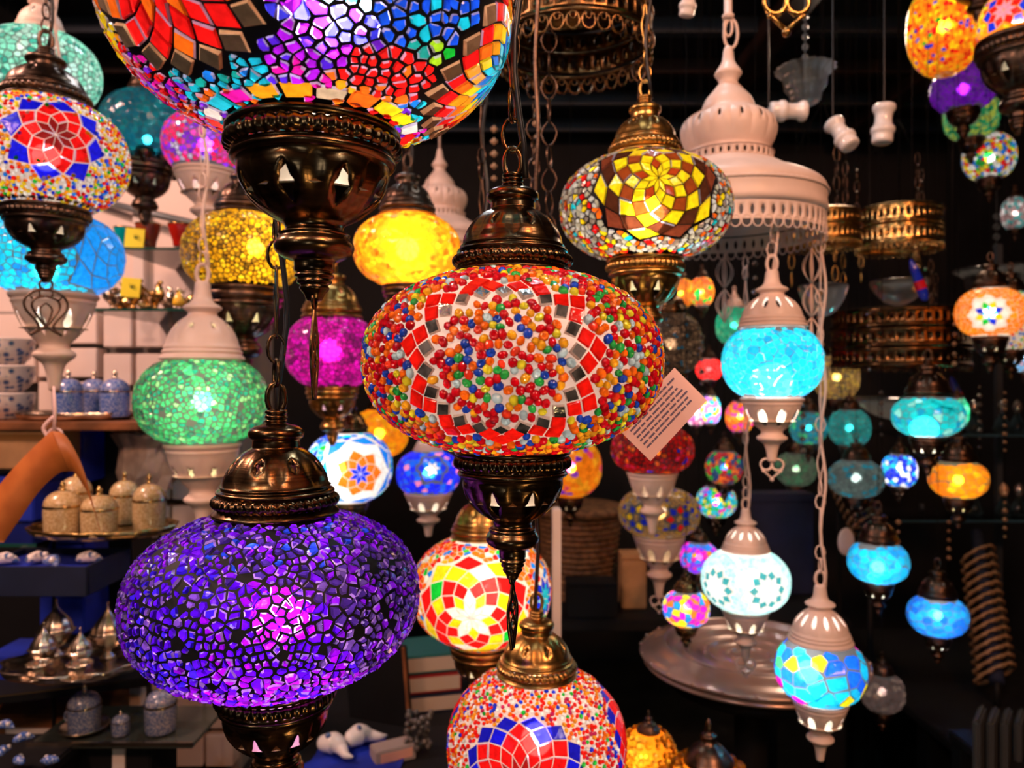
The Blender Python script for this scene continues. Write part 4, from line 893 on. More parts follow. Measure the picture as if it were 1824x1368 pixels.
def ring_lamp(label, px, py, rp, D, hp, m, tiers=2, bowl=True, lit=None, n=40):
    t = thing('ring_chandelier', label, 'chandelier', P(px, py, D)); q = D/F; r = rp*q; h = hp*q
    mb = MB(); zz = 0
    for k in range(tiers):
        hh = h/tiers; ring_band(mb, r*(1-.01*k), zz+hh*.25, zz+hh*.8, n, 'round' if k % 2 else 'oval', .9, ns=2)
        mb.lathe([(r*.97, zz), (r*1.02, zz+hh*.06), (r*1.03, zz+hh*.14), (r, zz+hh*.24)], 48, k=2); mb.lathe([(r, zz+hh*.8), (r*1.03, zz+hh*.86), (r*1.0, zz+hh*.99)], 48, k=2); zz += hh
    mb.lathe([(r*1.0, h), (r*.92, h+.003), (r*.8, h+.004)], 48); mb.build('band', m, t)
    mb = MB(); lace(mb, r, -.003, n//2*2, r*2*PI/n*.34, .0009); mb.build('lace_edge', m, t)
    strands(t, r*.95, h, h+.12, BRONZE_DK, 3)
    mb = MB()
    for k in range(3): a = 2*PI*k/3+.5; mb.tube([(r*.95*math.cos(a), r*.95*math.sin(a), h+.11), (0, 0, h+.24)], .0008, 4)
    mb.build('hanging_wires', CORDK, t); MB().tube([(0, 0, h+.235), (0, 0, CEIL-t.location.z+.03)], .0015, 5).build('rod', CORDK, t)
    if bowl:
        strands(t, r*.85, -.01, -.09, m, 3); mb = MB(); rb = r*.62
        mb.lathe([(rb, -.085), (rb*1.08, -.09), (rb*.9, -.115), (rb*.55, -.14), (rb*.2, -.15), (.001, -.152)], 32, k=2); mb.build('glass_bowl', CRYSTAL, t)
    return t
ring_lamp('bright brass chandelier ring with two pierced tiers, upper right', 1600, 442, 71, 2.0, 68, GOLD, 2)
ring_lamp('silvery brass chandelier ring half behind the white chandelier', 1466, 436, 63, 1.6, 55, BRASS, 2)
ring_lamp('wide dark brass chandelier ring with three tiers above the teal glass lamp', 1602, 655, 112, 2.2, 100, BRONZE, 3, n=48)

# ---------------------------------------------------------------- small things under the ceiling on the right
def crystal_dish(label, px, py, rp, D):
    t = thing('crystal_dish', label, 'chandelier dish', P(px, py, D)); q = D/F; mb = MB()
    fl = lambda a, z: 1+.04*math.sin(18*a)
    mb.lathe([(rp*q, 0), (rp*q*1.02, -3*q), (rp*q*.8, -12*q), (rp*q*.74, -18*q), (rp*q*.70, -34*q), (rp*q*.55, -44*q), (rp*q*.5, -58*q), (rp*q*.25, -66*q), (.001, -68*q)], 54, k=2, mod=fl); mb.build('dish', CRYSTAL, t)
    mb = MB(); mb.tube([(0, 0, -.05), (0, 0, CEIL-t.location.z+.03)], .0016, 5)
    for k in range(5): mb.ball((0, 0, (20+18*k)*q), 6*q, 8)
    mb.build('stem', CRYSTAL, t)
crystal_dish('cut crystal dish on a glass stem, hanging near the ceiling', 1434, 122, 50, 1.5)
crystal_dish('smoky cut glass bowl hanging above the orange lamp at the right edge', 1775, 478, 66, 2.75)
def socket(label, px, py, D, rot, s, m=WHITEC):
    t = thing('lamp_socket', label, 'lamp socket', P(px, py, D)); t.rotation_euler = rot; q = D/F*s
    mb = MB(); mb.lathe([(.001, -42), (18, -42), (22, -36), (22, -22), (25, -18), (25, -8), (20, -2), (18, 10), (19, 24), (24, 32), (24, 42), (17, 44), (15, 30), (.001, 28)], 24, r0=q, k=2); mb.build('body', m, t)
    mb = MB(); mb.lathe([(14, 30), (14, 38), (9, 39), (9, 30)], 16, r0=q); mb.build('contact', SILVER, t)
    L = (CEIL-t.location.z)+.03; Ri = t.rotation_euler.to_matrix().inverted(); up = Ri @ Vector((0, 0, 1)); top = Vector((0, 0, -40*q)) if rot[0] > 1 or rot[1] > 1 else Vector((0, 0, 40*q))
    MB().tube([top*.9, top*1.1+up*.01, top*1.1+up*L], .0016, 5).build('cord', BLACKC, t)
socket('white ceramic bulb socket with a hollow end tilted to the camera', 1500, 240, 1.3, (-.5, -.35, 0), .75)
socket('white ceramic bulb socket hanging straight at the right of the tilted one', 1573, 222, 1.35, (0, .06, 0), .8)
socket('white ceramic bulb socket lying sideways below the crystal dish', 1402, 198, 1.3, (0, PI/2, 0), .75)
socket('white ceramic bulb socket cut by the top edge of the picture', 1226, 2, 1.1, (.2, .1, 0), .62)
t = thing('brass_key_pendant', 'openwork brass pendant with two rings and a ball tip near the ceiling', 'pendant', P(1401, 2, .80))
pendant_pretzel(.012, .050, BRASS, t, .0027, 0); MB().tube([(0, 0, .012), (0, 0, CEIL-t.location.z+.03)], .001, 5).build('chain', BRONZE_DK, t)
rngc = random.Random(77)
for i_, (x_, y_, n_, D_) in enumerate(((955, 150, 7, 1.5), (1548, 560, 6, 1.8), (1462, 520, 6, 1.5), (1345, 470, 5, 1.4), (1700, 560, 6, 2.0), (1745, 690, 8, 2.3), (1790, 700, 8, 2.4), (1430, 700, 6, 1.7), (1690, 930, 5, 2.2), (1250, 600, 6, 1.7), (1790, 880, 6, 2.3), (1570, 700, 5, 1.9), (880, 230, 6, 1.6), (1650, 480, 6, 2.1), (1600, 930, 5, 2.0))):
    t = thing('crystal_strand', 'string of small clear crystals, %s' % ['behind the dark brass ring', 'before the wide brass ring', 'beside the white chain of the long lamp', 'under the white chandelier', 'left of the orange edge lamp', 'above the dark glass shelf', 'at the far right shelf', 'behind the white bowl with ovals', 'under the orange glass lamp', 'over the red glass lamp', 'low at the far right', 'above the teal lamp cap', 'behind the chain of the large bead lamp', 'under the bright brass ring', 'beside the cyan triangle lamp'][i_], 'crystal string', P(x_, y_, D_), 0, 'crystal strings')
    mb = MB()
    for k in range(n_):
        r = rngc.uniform(.0045, .0085); mb.lathe([(.0004, -r), (r*.8, -r*.4), (r, r*.2), (.0004, r)], 6, z0=-k*.026, k=1); mb.sm[-24:] = [False]*min(24, len(mb.sm))
    mb.build('crystals', CHROME if i_ % 2 else GOLDMIR, t); MB().tube([(0, 0, -n_*.026), (0, 0, CEIL-t.location.z+.03)], .0006, 4).build('wire', CORDK, t)

# ---------------------------------------------------------------- tag and ribbon
t = thing('price_tag', 'pink paper price tag with lines of tiny print behind the large bead lamp', 'tag', P(1180, 738, .50))
t.rotation_euler = (0, .0, 0); R = Matrix.Rotation(-.80, 3, 'Y'); q = .50/F; R2 = Matrix.Rotation(.12, 3, 'Z')
mb = MB(); mb.box((0, 0, 0), (150*q, .0006, 84*q), rot=R2 @ R); mb.build('card', simple('pink_paper', (.84, .52, .46), .8), t)
mb = MB(); rr = random.Random(4)
for k in range(7):
    x = -62
    while x < 58:
        l = rr.uniform(5, 19)
        if x+l > 62: break
        mb.box((R2 @ R) @ Vector(((x+l/2)*q, -.0005, (30-k*8.4)*q)), (l*q, .0003, 3.4*q), rot=R2 @ R); x += l+rr.uniform(1.5, 4)
mb.build('printed_lines', simple('grey_ink', (.14, .11, .17), .8), t)
MB().tube(smooth([(-60*q, 0, 40*q), (-90*q, -.004, 90*q), (-150*q, -.01, 140*q)], 5), .0006, 5).build('thread', simple('tag_thread', (.7, .6, .5), .9), t)

t = thing('ribbon', 'orange-brown satin ribbon folded over the white strap under the turquoise lamp', 'ribbon', P(100, 772, .93)); q = .93/F
RIB = simple('orange_ribbon', (.52, .15, .03), .45, noise=.15, scale=30, col2=(.42, .11, .02))
mb = MB(); ctr = smooth([(-92, -182, -70, -12), (-78, -120, -52, -4), (-52, -62, -20, -2), (-16, -18, 8, 0), (0, 0, 14, -2)], 6)
L1 = [(-150, -185, -20), (-110, -112, -12), (-62, -50, -6), (-22, -8, -1), (-8, 4, 0)]; L2 = [(-86, -192, -12), (-60, -150, -6), (-30, -104, -2), (2, -72, 2), (22, -68, 3)]
def strip(A, B, th=.0009):
    A = smooth(A, 6); B = smooth(B, 6); vs = []; fs = []; n = len(A)
    for a, b in zip(A, B):
        vs += [(a[0]*q, a[2]*q*1.0, a[1]*q), (b[0]*q, b[2]*q, b[1]*q), (b[0]*q, b[2]*q+th, b[1]*q), (a[0]*q, a[2]*q+th, a[1]*q)]
    for i in range(n-1):
        for k in range(4): k2 = (k+1) % 4; fs.append((i*4+k, i*4+k2, (i+1)*4+k2, (i+1)*4+k))
    fs += [(0, 1, 2, 3), tuple((n-1)*4+k for k in (3, 2, 1, 0))]; mb.add(vs, fs)
strip(L1, L2); strip([(-8, 4, 0), (10, 0, 2), (26, -22, 4), (46, -72, 8), (70, -176, 14)], [(22, -68, 3), (30, -70, 5), (38, -84, 7), (52, -112, 10), (72, -178, 14)])
mb.build('satin', RIB, t)
t = thing('strap', 'pale pink fabric strap knotted above the orange ribbon', 'strap', P(96, 772, .97)); q = .97/F; SATIN = simple('pale_pink_satin', (.85, .58, .54), .5)
mb = MB(); mb.tube([(0, 0, 84*q), (2*q, 0, 40*q), (0, 0, 0)], [4*q, 6*q, 5*q], 8, flat=.5); mb.build('band', SATIN, t)
mb = MB(); mb.tube([(12*q*math.cos(a), .003, 8*q*math.sin(a)) for a in np.linspace(0, 2*PI, 14)[:-1]], 2.6*q, 6, closed=True); mb.tube(smooth([(0, 0, 30*q), (-18*q, 0, 10*q), (-10*q, 0, -12*q), (-24*q, 0, -34*q)], 5), 3.4*q, 6)
mb.build('knot', SATIN, t)
# ---------------------------------------------------------------- display on the left
def PB(x0, x1, y0, y1, D, dep, mb, mat=0, bev=.002):
    a = P(x0, y1, D); b = P(x1, y0, D); mb.box(((a.x+b.x)/2, D+dep/2, (a.z+b.z)/2), (b.x-a.x, dep, b.z-a.z), mat, bev=bev); return mb
cabD = 1.90
t = thing('drawer_cabinet', 'white lacquered cabinet of small drawers behind the left shelves', 'cabinet', (P(150, 900, cabD).x, cabD+.2, 0))
def part(name, mb, m, t): o = mb.build(name, m); o.parent = t; o.matrix_parent_inverse = Matrix.Translation(-Vector(t.location)); return o
mb = MB(); a = P(178, 1368, cabD); b = P(420, 552, cabD); mb.box(((a.x+b.x)/2, cabD+.17, b.z/2), (b.x-a.x, .26, b.z), bev=.004)
a2 = P(-160, 745, cabD); mb.box(((a2.x+a.x)/2, cabD+.17, (a2.z+b.z)/2), (a.x-a2.x, .26, b.z-a2.z), bev=.004)
part('body', mb, simple('grey_carcass', (.30, .27, .25), .6), t)
for (xa, xb, ya) in ((184, 234, 562), (242, 300, 562), (306, 360, 562), (366, 414, 562)):
    y = ya; k = 0
    while y < 1340:
        mb = MB(); PB(xa, xb, y, y+56, cabD-.022, .05, mb); d_ = part('drawer', mb, PINKW, t)
        mb = MB(); PB(xa+10, xb-10, y+8, y+14, cabD-.0235, .004, mb, bev=.0005); o_ = mb.build('slot_shade', GAPM); o_.parent = d_; o_.matrix_parent_inverse = Matrix.Translation(-Vector(t.location))  # dark strip laid on the front, its colour stands for shade in a slot
        y += 68; k += 1
for (xa, xb, y) in ((-20, 62, 560), (68, 172, 560), (68, 172, 620), (-20, 62, 630), (68, 172, 680)):
    mb = MB(); PB(xa, xb, y, y+52, cabD-.022, .05, mb); part('drawer', mb, PINKW, t)
t = thing('panel', 'pale panel with a grey diagonal rail behind the tea glasses', 'panel', (P(150, 300, 2.06).x, 2.1, 0))
mb = MB(); a = P(-260, 322, 2.10); b = P(425, 552, 1.90); mb.box(((a.x+b.x)/2, 2.115, (a.z+b.z)/2), (b.x-a.x, .03, a.z-b.z)); part('board', mb, PINKW, t)
mb = MB(); a = P(150, 352, 2.08); b = P(345, 398, 2.02); mb.tube([a, b], .010, 8); part('rail', mb, simple('grey_rail', (.22, .25, .27), .4, .6), t)
mb = MB(); PB(236, 256, 60, 550, 2.07, .03, mb); part('post', mb, WHITEC, t)

GEDGE = simple('green_glass_edge', (.01, .06, .045), .15, 0, .8, alpha=1)
def glass_shelf(label, x0, x1, py, D, dep, th=.006, m=None):
    t = thing('glass_shelf', label, 'shelf', (P((x0+x1)/2, py, D).x, D, P(0, py, D).z))
    a = P(x0, py, D).x; b = P(x1, py, D).x; c = (a+b)/2-t.location.x
    MB().box((c, dep/2, -th/2), (b-a, dep, th)).build('pane', m or CLEAR, t); MB().box((c, -.001, -th/2), (b-a, .003, th)).build('edge', GEDGE, t); return t
glass_shelf('upper glass shelf with a dark green edge under the gold ornaments', 150, 345, 549, 1.55, .335)
glass_shelf('high glass shelf carrying the tea glasses', 205, 350, 441, 1.78, .325)
glass_shelf('glass shelf at the left edge above the navy trinket box', -90, 66, 968, 1.30, .41)
t = thing('wooden_shelf', 'brown wooden shelf under the blue jars', 'shelf', (P(60, 752, 1.5).x, 1.5, P(0, 752, 1.5).z))
MB().box((0, .15, -.008), (P(250, 752, 1.5).x-P(-130, 752, 1.5).x, .32, .016), bev=.002).build('board', WOOD, t)
for nm_, x_ in (('brown_box', 20),):
    t = thing('cardboard_box', 'plain tan cardboard box under the blue jar shelf', 'box', P(15, 796, 1.5)); MB().box((0, .06, 0), (.15, .12, .088), bev=.002).build('carton', TAN, t); MB().box((0, -.001, .02), (.15, .002, .012)).build('tape', simple('brown_tape', (.22, .10, .03), .3), t)
t = thing('shelf_post', 'pale metal shelf upright beneath the silver tray', 'post', (P(245, 1200, 1.42).x, 1.42, 0)); MB().box((0, 0, P(0, 1205, 1.42).z/2), (.022, .022, P(0, 1205, 1.42).z), bev=.002).build('upright', PINKW, t)
t = thing('shelf_post', 'pale pink glass edge standing behind the red and yellow mosaic lamp', 'post', (P(991, 1000, 1.3).x, 1.3, 0)); MB().box((0, 0, (P(0, 905, 1.3).z+.821)/2), (.015, .03, P(0, 905, 1.3).z-.821), bev=.002).build('upright', PINKW, t)
# tea glasses and tags
TEA = simple('red_tea_glass', (.65, .02, .01), .1, trans=.3, coat=.6); TEAB = simple('brown_tea_glass', (.30, .05, .02), .12, coat=.6); TEALG = simple('teal_glass', (.0, .35, .40), .12, coat=.6)
for lab, x_, m_, s_ in (('red glass tea cup on the high shelf', 322, TEA, 1), ('dark brown-red glass tea cup on the high shelf', 264, TEAB, 1.02), ('teal glass cup beside the yellow card', 222, TEALG, .85)):
    t = thing('tea_cup', lab, 'cup', P(x_, 440, 1.84)); q = 1.84/F*s_
    mb = MB(); mb.lathe([(.001, 0), (11, 0), (13, 3), (14, 10), (18, 22), (21, 34), (22, 39), (20.5, 39), (17, 24), (12, 8), (.001, 6)], 24, r0=q, k=2); mb.build('bowl', m_, t)
    mb = MB(); mb.lathe([(22, 37.5), (22.8, 39), (22, 40.5), (20.6, 39)], 24, r0=q); mb.build('rim', GOLD, t)
YEL = simple('yellow_card', (.85, .75, .03), .6); INK = simple('dark_green_ink', (.03, .10, .02), .7)
for lab, x_, y_, D_ in (('yellow card with a small dark leaf, beside the tea cups', 240, 424, 1.80), ('yellow card with a small dark leaf, among the gold ornaments', 233, 512, 1.50)):
    t = thing('price_card', lab, 'card', P(x_, y_, D_)); q = D_/F; MB().box((0, 0, 0), (34*q, .002, 34*q), rot=Matrix.Rotation(.1, 3, 'Y')).build('card', YEL, t); mb = MB()
    for k in range(5): a = -.3+k*.5; mb.tube([(0, -.0015, 0), (12*q*math.cos(a), -.0015, 10*q*math.sin(a)-3*q)], [1.4*q, .4*q], 4, flat=.4)
    mb.build('leaf_mark', INK, t)
    MB().box((0, .006, -17*q), (20*q, .012, .002)).build('stand', YEL, t)
# gold ornaments
def bird(label, loc, s, rz, m=GOLD):
    t = thing('gold_ornament', label, 'ornament', loc, rz, 'gold bird ornaments'); mb = MB()
    mb.lathe([(.001, 0), (13, 0), (14, 3), (6, 6), (5, 12), (9, 16)], 16, r0=s, k=2)
    mb.build('foot', m, t); mb = MB()
    mb.tube([tuple(c*s for c in p) for p in smooth([(-24, 0, 34), (-14, 0, 26), (0, 0, 24), (12, 0, 30), (16, 0, 42), (12, 0, 52), (18, 0, 56), (25, 0, 53)], 4)], [s*x for x in np.interp(np.linspace(0, 1, 29), [0, .25, .45, .62, .8, .9, 1], [1.5, 9, 12, 6, 4, 5, .8])], 10); mb.build('body', m, t)
    for s_ in (-1, 1):
        mb = MB(); mb.tube([tuple(c*s for c in p) for p in smooth([(6, s_*8, 30), (-8, s_*16, 42), (-24, s_*14, 56)], 5)], [s*x for x in (7, 8, 8, 7, 7, 6, 5, 4, 3, 2, 1)], 8, flat=.4); mb.build('wing', m, t)
rb = random.Random(5)
for i_, (x_, y_, D_) in enumerate(((200, 547, 1.62), (238, 547, 1.60), (276, 547, 1.62), (312, 547, 1.60), (220, 545, 1.76), (262, 545, 1.77), (300, 545, 1.76), (333, 545, 1.72))):
    z_ = P(0, 549, 1.55).z+.0005
    bird(['gold bird ornament, first on the glass shelf from the wall', 'gold bird ornament behind the yellow card', 'gold bird ornament at the middle of the glass shelf', 'gold bird ornament near the golden lamp', 'rear gold bird ornament nearest the turquoise lamp', 'rear gold bird ornament below the brown cup', 'rear gold bird ornament below the red cup', 'gold bird ornament half behind the golden lamp'][i_], Vector((P(x_, y_, D_).x, D_, z_)), .00092*rb.uniform(.9, 1.25), rb.uniform(0, 6.2), GOLD if i_ % 3 else SILVER)
MB_b = simple('pear_amber', (1, .55, .03), .2, coat=.5)
t = thing('amber_drop', 'small glowing amber glass drop at the shelf edge', 'drop', P(318, 545, 1.50)); MB().lathe([(.001, 0), (8, 2), (10, 8), (7, 18), (2, 26), (.001, 27)], 14, r0=1.5/F, z0=-.002, k=2).build('glass', MB_b, t)

# jars, cups and trays
def spotty(name, base, dot, scale=160):
    m, nt, ns, ln = nodes_of(name); out = N(nt, 'ShaderNodeOutputMaterial'); b = N(nt, 'ShaderNodeBsdfPrincipled'); b.inputs['Roughness'].default_value = .25; b.inputs['Coat Weight'].default_value = .4
    tc = N(nt, 'ShaderNodeTexCoord'); v = N(nt, 'ShaderNodeTexVoronoi'); v.inputs['Scale'].default_value = scale; ln.new(tc.outputs['Object'], v.inputs['Vector'])
    r = N(nt, 'ShaderNodeValToRGB'); r.color_ramp.elements[0].color = (*dot, 1); r.color_ramp.elements[1].color = (*base, 1); r.color_ramp.elements[0].position = .32; r.color_ramp.elements[1].position = .45
    ln.new(v.outputs['Distance'], r.inputs['Fac']); ln.new(r.outputs['Color'], b.inputs['Base Color']); ln.new(b.outputs[0], out.inputs['Surface']); MATS[name] = m; return m
FLORAL = spotty('blue_floral_ceramic', (.85, .72, .66), (.07, .13, .30), 70)
BLUEJ = spotty('blue_rhinestone', (.05, .12, .42), (.5, .55, .7), 330)
PEARL = spotty('gold_pearl_relief', (.50, .32, .13), (.85, .66, .40), 420)
BLUEW = spotty('blue_white_relief', (.10, .13, .24), (.45, .40, .38), 380)
def jar(label, loc, w, h, m, knob=GOLD, grp=None, saucer=False, cup=False):
    t = thing('lidded_jar', label, 'jar', loc, 0, grp)
    MB().lathe([(.001, 0), (w*.42, 0), (w*.47, h*.03), (w*.49, h*.2), (w*.5, h*.45), (w*.49, h*.52)], 28, k=2).build('body', m, t)
    mb = MB(); mb.lathe([(w*.51, h*.52), (w*.52, h*.54), (w*.51, h*.56)], 28); mb.build('rim', knob, t)
    l = MB().lathe([(w*.49, h*.56), (w*.47, h*.64), (w*.36, h*.74), (w*.2, h*.80), (.001, h*.82)], 28, k=3).build('lid', m, t)
    mb = MB(); mb.lathe([(w*.05, h*.79), (w*.10, h*.83), (w*.05, h*.87), (w*.09, h*.92), (w*.04, h*.97), (.0005, h*1.0)], 12, k=2); mb.build('knob', knob, l)
    if cup:
        mb = MB(); mb.tube([(-w*.48-w*.16*math.sin(a), 0, h*.30+h*.12*math.cos(a)) for a in np.linspace(0, PI, 10)], w*.04, 6); mb.build('handle', m, t)
    if saucer: MB().lathe([(.001, -.002), (w*.4, -.002), (w*.72, .006), (w*.76, .009), (w*.72, .009), (w*.4, .001)], 32, k=2).build('saucer', knob, t)
    return t
def tray(label, px, py, rx, ry, D, m, z=None, scal=12, amp=.03, thick=.006):
    c_ = P(px, py, D); t = thing('serving_tray', label, 'tray', c_); mb = MB(); n = 96; vs = []; fs = []
    prof = [(.001, 0), (.6, 0), (.88, .001), (.94, .006), (1.0, .011), (1.02, .010), (.97, .0), (.9, -.005), (.5, -.006), (.001, -.006)]
    for (r, z_) in prof:
        for i in range(n):
            a = 2*PI*i/n; s_ = 1+(amp*math.cos(scal*a) if r > .8 else 0); vs.append((rx*r*s_*math.cos(a), ry*r*s_*math.sin(a), z_))
    for j in range(len(prof)-1):
        for i in range(n): i2 = (i+1) % n; fs.append((j*n+i, j*n+i2, (j+1)*n+i2, (j+1)*n+i))
    mb.add(vs, fs); mb.build('plate', m, t)
    return t
# blue jars on the wooden shelf
z_s = P(0, 752, 1.5).z
tr = tray('silver tray with a wavy rim under the blue jars', 138, 742, .115, .08, 1.60, SILVER, scal=9, amp=.05); tr.location.z = z_s+.0065
for lab, x_, D_ in (('blue rhinestone jar nearest the left edge', 122, 1.57), ('blue rhinestone jar between the two others', 168, 1.66), ('blue rhinestone jar nearest the green lamp', 205, 1.58)):
    jar(lab, Vector((P(x_, 700, D_).x, D_, z_s+.007)), .058, .098, BLUEJ, SILVER, 'blue rhinestone jars')
for i_, lab in enumerate(('blue floral white cup, lowest of the stack at the left edge', 'blue floral white cup, middle of the stack at the left edge', 'blue floral white cup, top of the stack at the left edge')):
    t = thing('floral_cup', lab, 'cup', Vector((P(12, 700, 1.62).x, 1.62, z_s+.001+i_*.058)), 0, 'floral cups'); q = 1
    MB().lathe([(.001, 0), (.030, 0), (.034, .004), (.048, .020), (.052, .040), (.053, .052), (.050, .052), (.045, .02), (.001, .008)], 28, k=2).build('bowl', FLORAL, t)
    MB().lathe([(.052, .050), (.0545, .0535), (.052, .056), (.049, .0535)], 28).build('rim', WHITEC, t)
# gold tray of pearl jars
zt = P(0, 948, 1.32).z
tr = tray('oval gold tray carrying the pearly jars', 185, 944, .125, .085, 1.34, GOLD, scal=16, amp=.015); tr.location.z = zt
for lab, x_, D_, w_, h_ in (('pearly gold jar partly covered by the ribbon end', 112, 1.29, .060, .092), ('pearly gold jar, front of the gold tray', 177, 1.285, .058, .084), ('pearly gold jar nearest the pink bowl', 266, 1.33, .054, .100), ('pearly gold jar at the back of the tray', 222, 1.40, .052, .096), ('pearly gold jar behind the ribbon', 135, 1.40, .056, .105)):
    jar(lab, Vector((P(x_, 900, D_).x, D_, zt+.0015)), w_, h_, PEARL, GOLD, 'pearly jars')
for i_, x_ in enumerate((96, 285)):
    t = thing('shelf_bracket', ['gold leg under the ribbon side of the gold tray', 'gold leg under the far side of the gold tray'][i_], 'stand', (P(x_, 960, 1.36).x, 1.36, 0)); MB().lathe([(.012, 0), (.004, .02), (.003, zt-.012), (.008, zt-.006)], 10).build('post', BLACK, t)
# blue panels, navy box with trinkets
for lab, x0, x1, y0, y1, D_ in (('royal blue cloth-covered box behind the ribbon', 86, 146, 756, 862, 1.62), ('royal blue cloth-covered box below the gold tray', 84, 148, 962, 1000, 1.55), ('royal blue cloth-covered box behind the silver pots', 70, 150, 1050, 1130, 1.6), ('deep blue box at the left edge over the glass shelf', -40, 60, 850, 930, 1.5), ('blue gift box at the left edge below the silver tray', -30, 34, 1170, 1235, 1.36)):
    mb = MB(); c_ = P((x0+x1)/2, y1, D_); t = thing('cloth_box', lab, 'box', c_, 0, None); w_ = (x1-x0)*D_/F; h_ = (y1-y0)*D_/F
    mb.box((0, .05, h_*.42), (w_, .1, h_*.84), bev=.003); mb.build('body', BLUEC, t); MB().box((0, .05, h_*.92), (w_*1.03, .103, h_*.15), bev=.002).build('lid', BLUEC, t)
t = thing('side_board', 'black side cabinet behind the left trays', 'cabinet', (P(70, 1000, 1.72).x, 1.76, 0)); hz = P(0, 752, 1.72).z
MB().box((0, 0, hz/2), (P(176, 0, 1.72).x-P(-160, 0, 1.72).x, .1, hz), bev=.003).build('carcass', BLACK, t); MB().box((.0, -.052, hz*.5), (.3, .006, .02)).build('handle', STEEL, t)
c_ = P(50, 1062, 1.22); t = thing('trinket_box', 'open navy box holding blue and white trinkets at the left edge', 'box', c_)
MB().box((0, .07, .008), (.19, .13, .016), bev=.002).build('tray_bottom', NAVY, t); MB().box((0, .0, .024), (.19, .005, .048), bev=.001).build('front_wall', NAVY, t); MB().box((0, .135, .024), (.19, .005, .048), bev=.001).build('back_wall', NAVY, t)
MB().box((.093, .07, .024), (.005, .13, .048), bev=.001).build('side_wall', NAVY, t); MB().box((-.093, .07, .024), (.005, .13, .048), bev=.001).build('side_wall', NAVY, t); MB().box((0, .07, .036), (.18, .125, .004)).build('lining', BLUEC, t)
def bead_obj(label, loc, s, rz, m, nm='glazed_trinket'):
    t = thing(nm, label, 'trinket', loc, rz, None)
    mb = MB(); mb.tube([(x*s, y*s, z*s) for x, y, z in smooth([(-20, 0, 7), (-12, 0, 10), (0, 3, 11), (10, 0, 9), (20, -3, 6)], 4)], [s*x for x in np.interp(np.linspace(0, 1, 17), [0, .2, .5, .8, 1], [1, 7, 10, 6, 1])], 12); mb.build('body', m, t)
    mb = MB(); mb.ball((8*s, -4*s, 14*s), 5*s, 10); mb.ball((-8*s, -3*s, 15*s), 4*s, 10); mb.build('knobs', WHITEC, t)
    return t
for lab, dx, dy, rz in (('blue and white glazed trinket at the far left of the navy box', -.07, .05, .4), ('blue and white glazed trinket in the middle of the navy box', -.02, .06, .9), ('blue and white glazed trinket beside the pale one in the navy box', .02, .03, -.5), ('dark glazed trinket at the edge of the navy box', .065, .06, .3)):
    bead_obj(lab, c_+Vector((dx, dy, .038)), .00105, rz, FLORAL if rz > 0 else BLUEJ)
# silver tea set
zt = P(0, 1196, 1.22).z
tr = tray('scalloped silver tray carrying the tea set', 128, 1190, .108, .070, 1.24, SILVER, scal=8, amp=.05); tr.location.z = zt
def teapot(label, loc, s):
    t = thing('silver_pot', label, 'pot', loc, 0, None); fl = lambda a, z: 1+.035*math.cos(10*a)
    MB().lathe([(.001, 0), (11, 0), (12, 3), (7, 8), (6, 12), (14, 18), (21, 28), (23, 36), (24, 38)], 40, r0=s, k=2, mod=fl).build('cup', SILVER, t)
    l = MB().lathe([(27, 38), (28, 40), (24, 42), (22, 50), (16, 60), (9, 68), (5, 74), (3, 78), (.01, 88)], 40, r0=s, k=2, mod=fl).build('lid', SILVER, t)
    MB().ball((0, 0, 88*s), 2.6*s, 10).build('knob', SILVER, l)
for lab, x_, D_, s_ in (('tall silver lidded pot, first on the scalloped tray', 78, 1.23, .92), ('silver lidded pot, centre of the scalloped tray', 143, 1.225, .84), ('silver lidded pot at the rear of the tray, by the purple lamp', 192, 1.28, 1.1), ('silver lidded pot behind the first two', 100, 1.29, 1.12)):
    teapot(lab, Vector((P(x_, 1100, D_).x, D_, zt+.001)), s_*D_/F)
for lab, x_ in (('small fluted silver cup before the tall pot', 70), ('small fluted silver cup before the centre pot', 142)):
    t = thing('silver_cup', lab, 'cup', Vector((P(x_, 1170, 1.19).x, 1.19, zt+.001)), 0, None); fl = lambda a, z: 1+.05*math.cos(9*a)
    MB().lathe([(.001, 0), (12, 0), (17, 6), (20, 16), (22, 26), (20.5, 26), (17, 12), (.001, 5)], 36, r0=.00088, k=2, mod=fl).build('bowl', SILVER, t)
    MB().lathe([(.001, -.001), (20, -.001), (31, 5), (30, 6.5), (19, 1)], 36, r0=.00088, k=2, mod=fl).build('saucer', SILVER, t)
t = thing('wooden_shelf', 'brown wooden shelf with a gilt edge below the silver tray', 'shelf', (P(60, 1240, 1.3).x, 1.3, P(0, 1235, 1.3).z)); R = Matrix.Rotation(.35, 3, 'Z')
MB().box((-.02, .14, -.008), (.30, .26, .016), rot=R, bev=.002).build('board', BLACK, t); MB().box(R @ Vector((.0, .005, -.006))+Vector((-.02, .0, .001)), (.30, .006, .008), rot=R).build('gilt_edge', GOLD, t)
t = thing('wooden_chest', 'brown wooden chest under the gilt-edged shelf', 'chest', (P(60, 1290, 1.42).x, 1.45, 0)); hz = P(0, 1262, 1.42).z
MB().box((0, 0, hz/2), (.30, .12, hz), bev=.003).build('body', WOOD, t); MB().box((.02, -.062, hz-.03), (.10, .004, .014)).build('pull', PINKW, t)
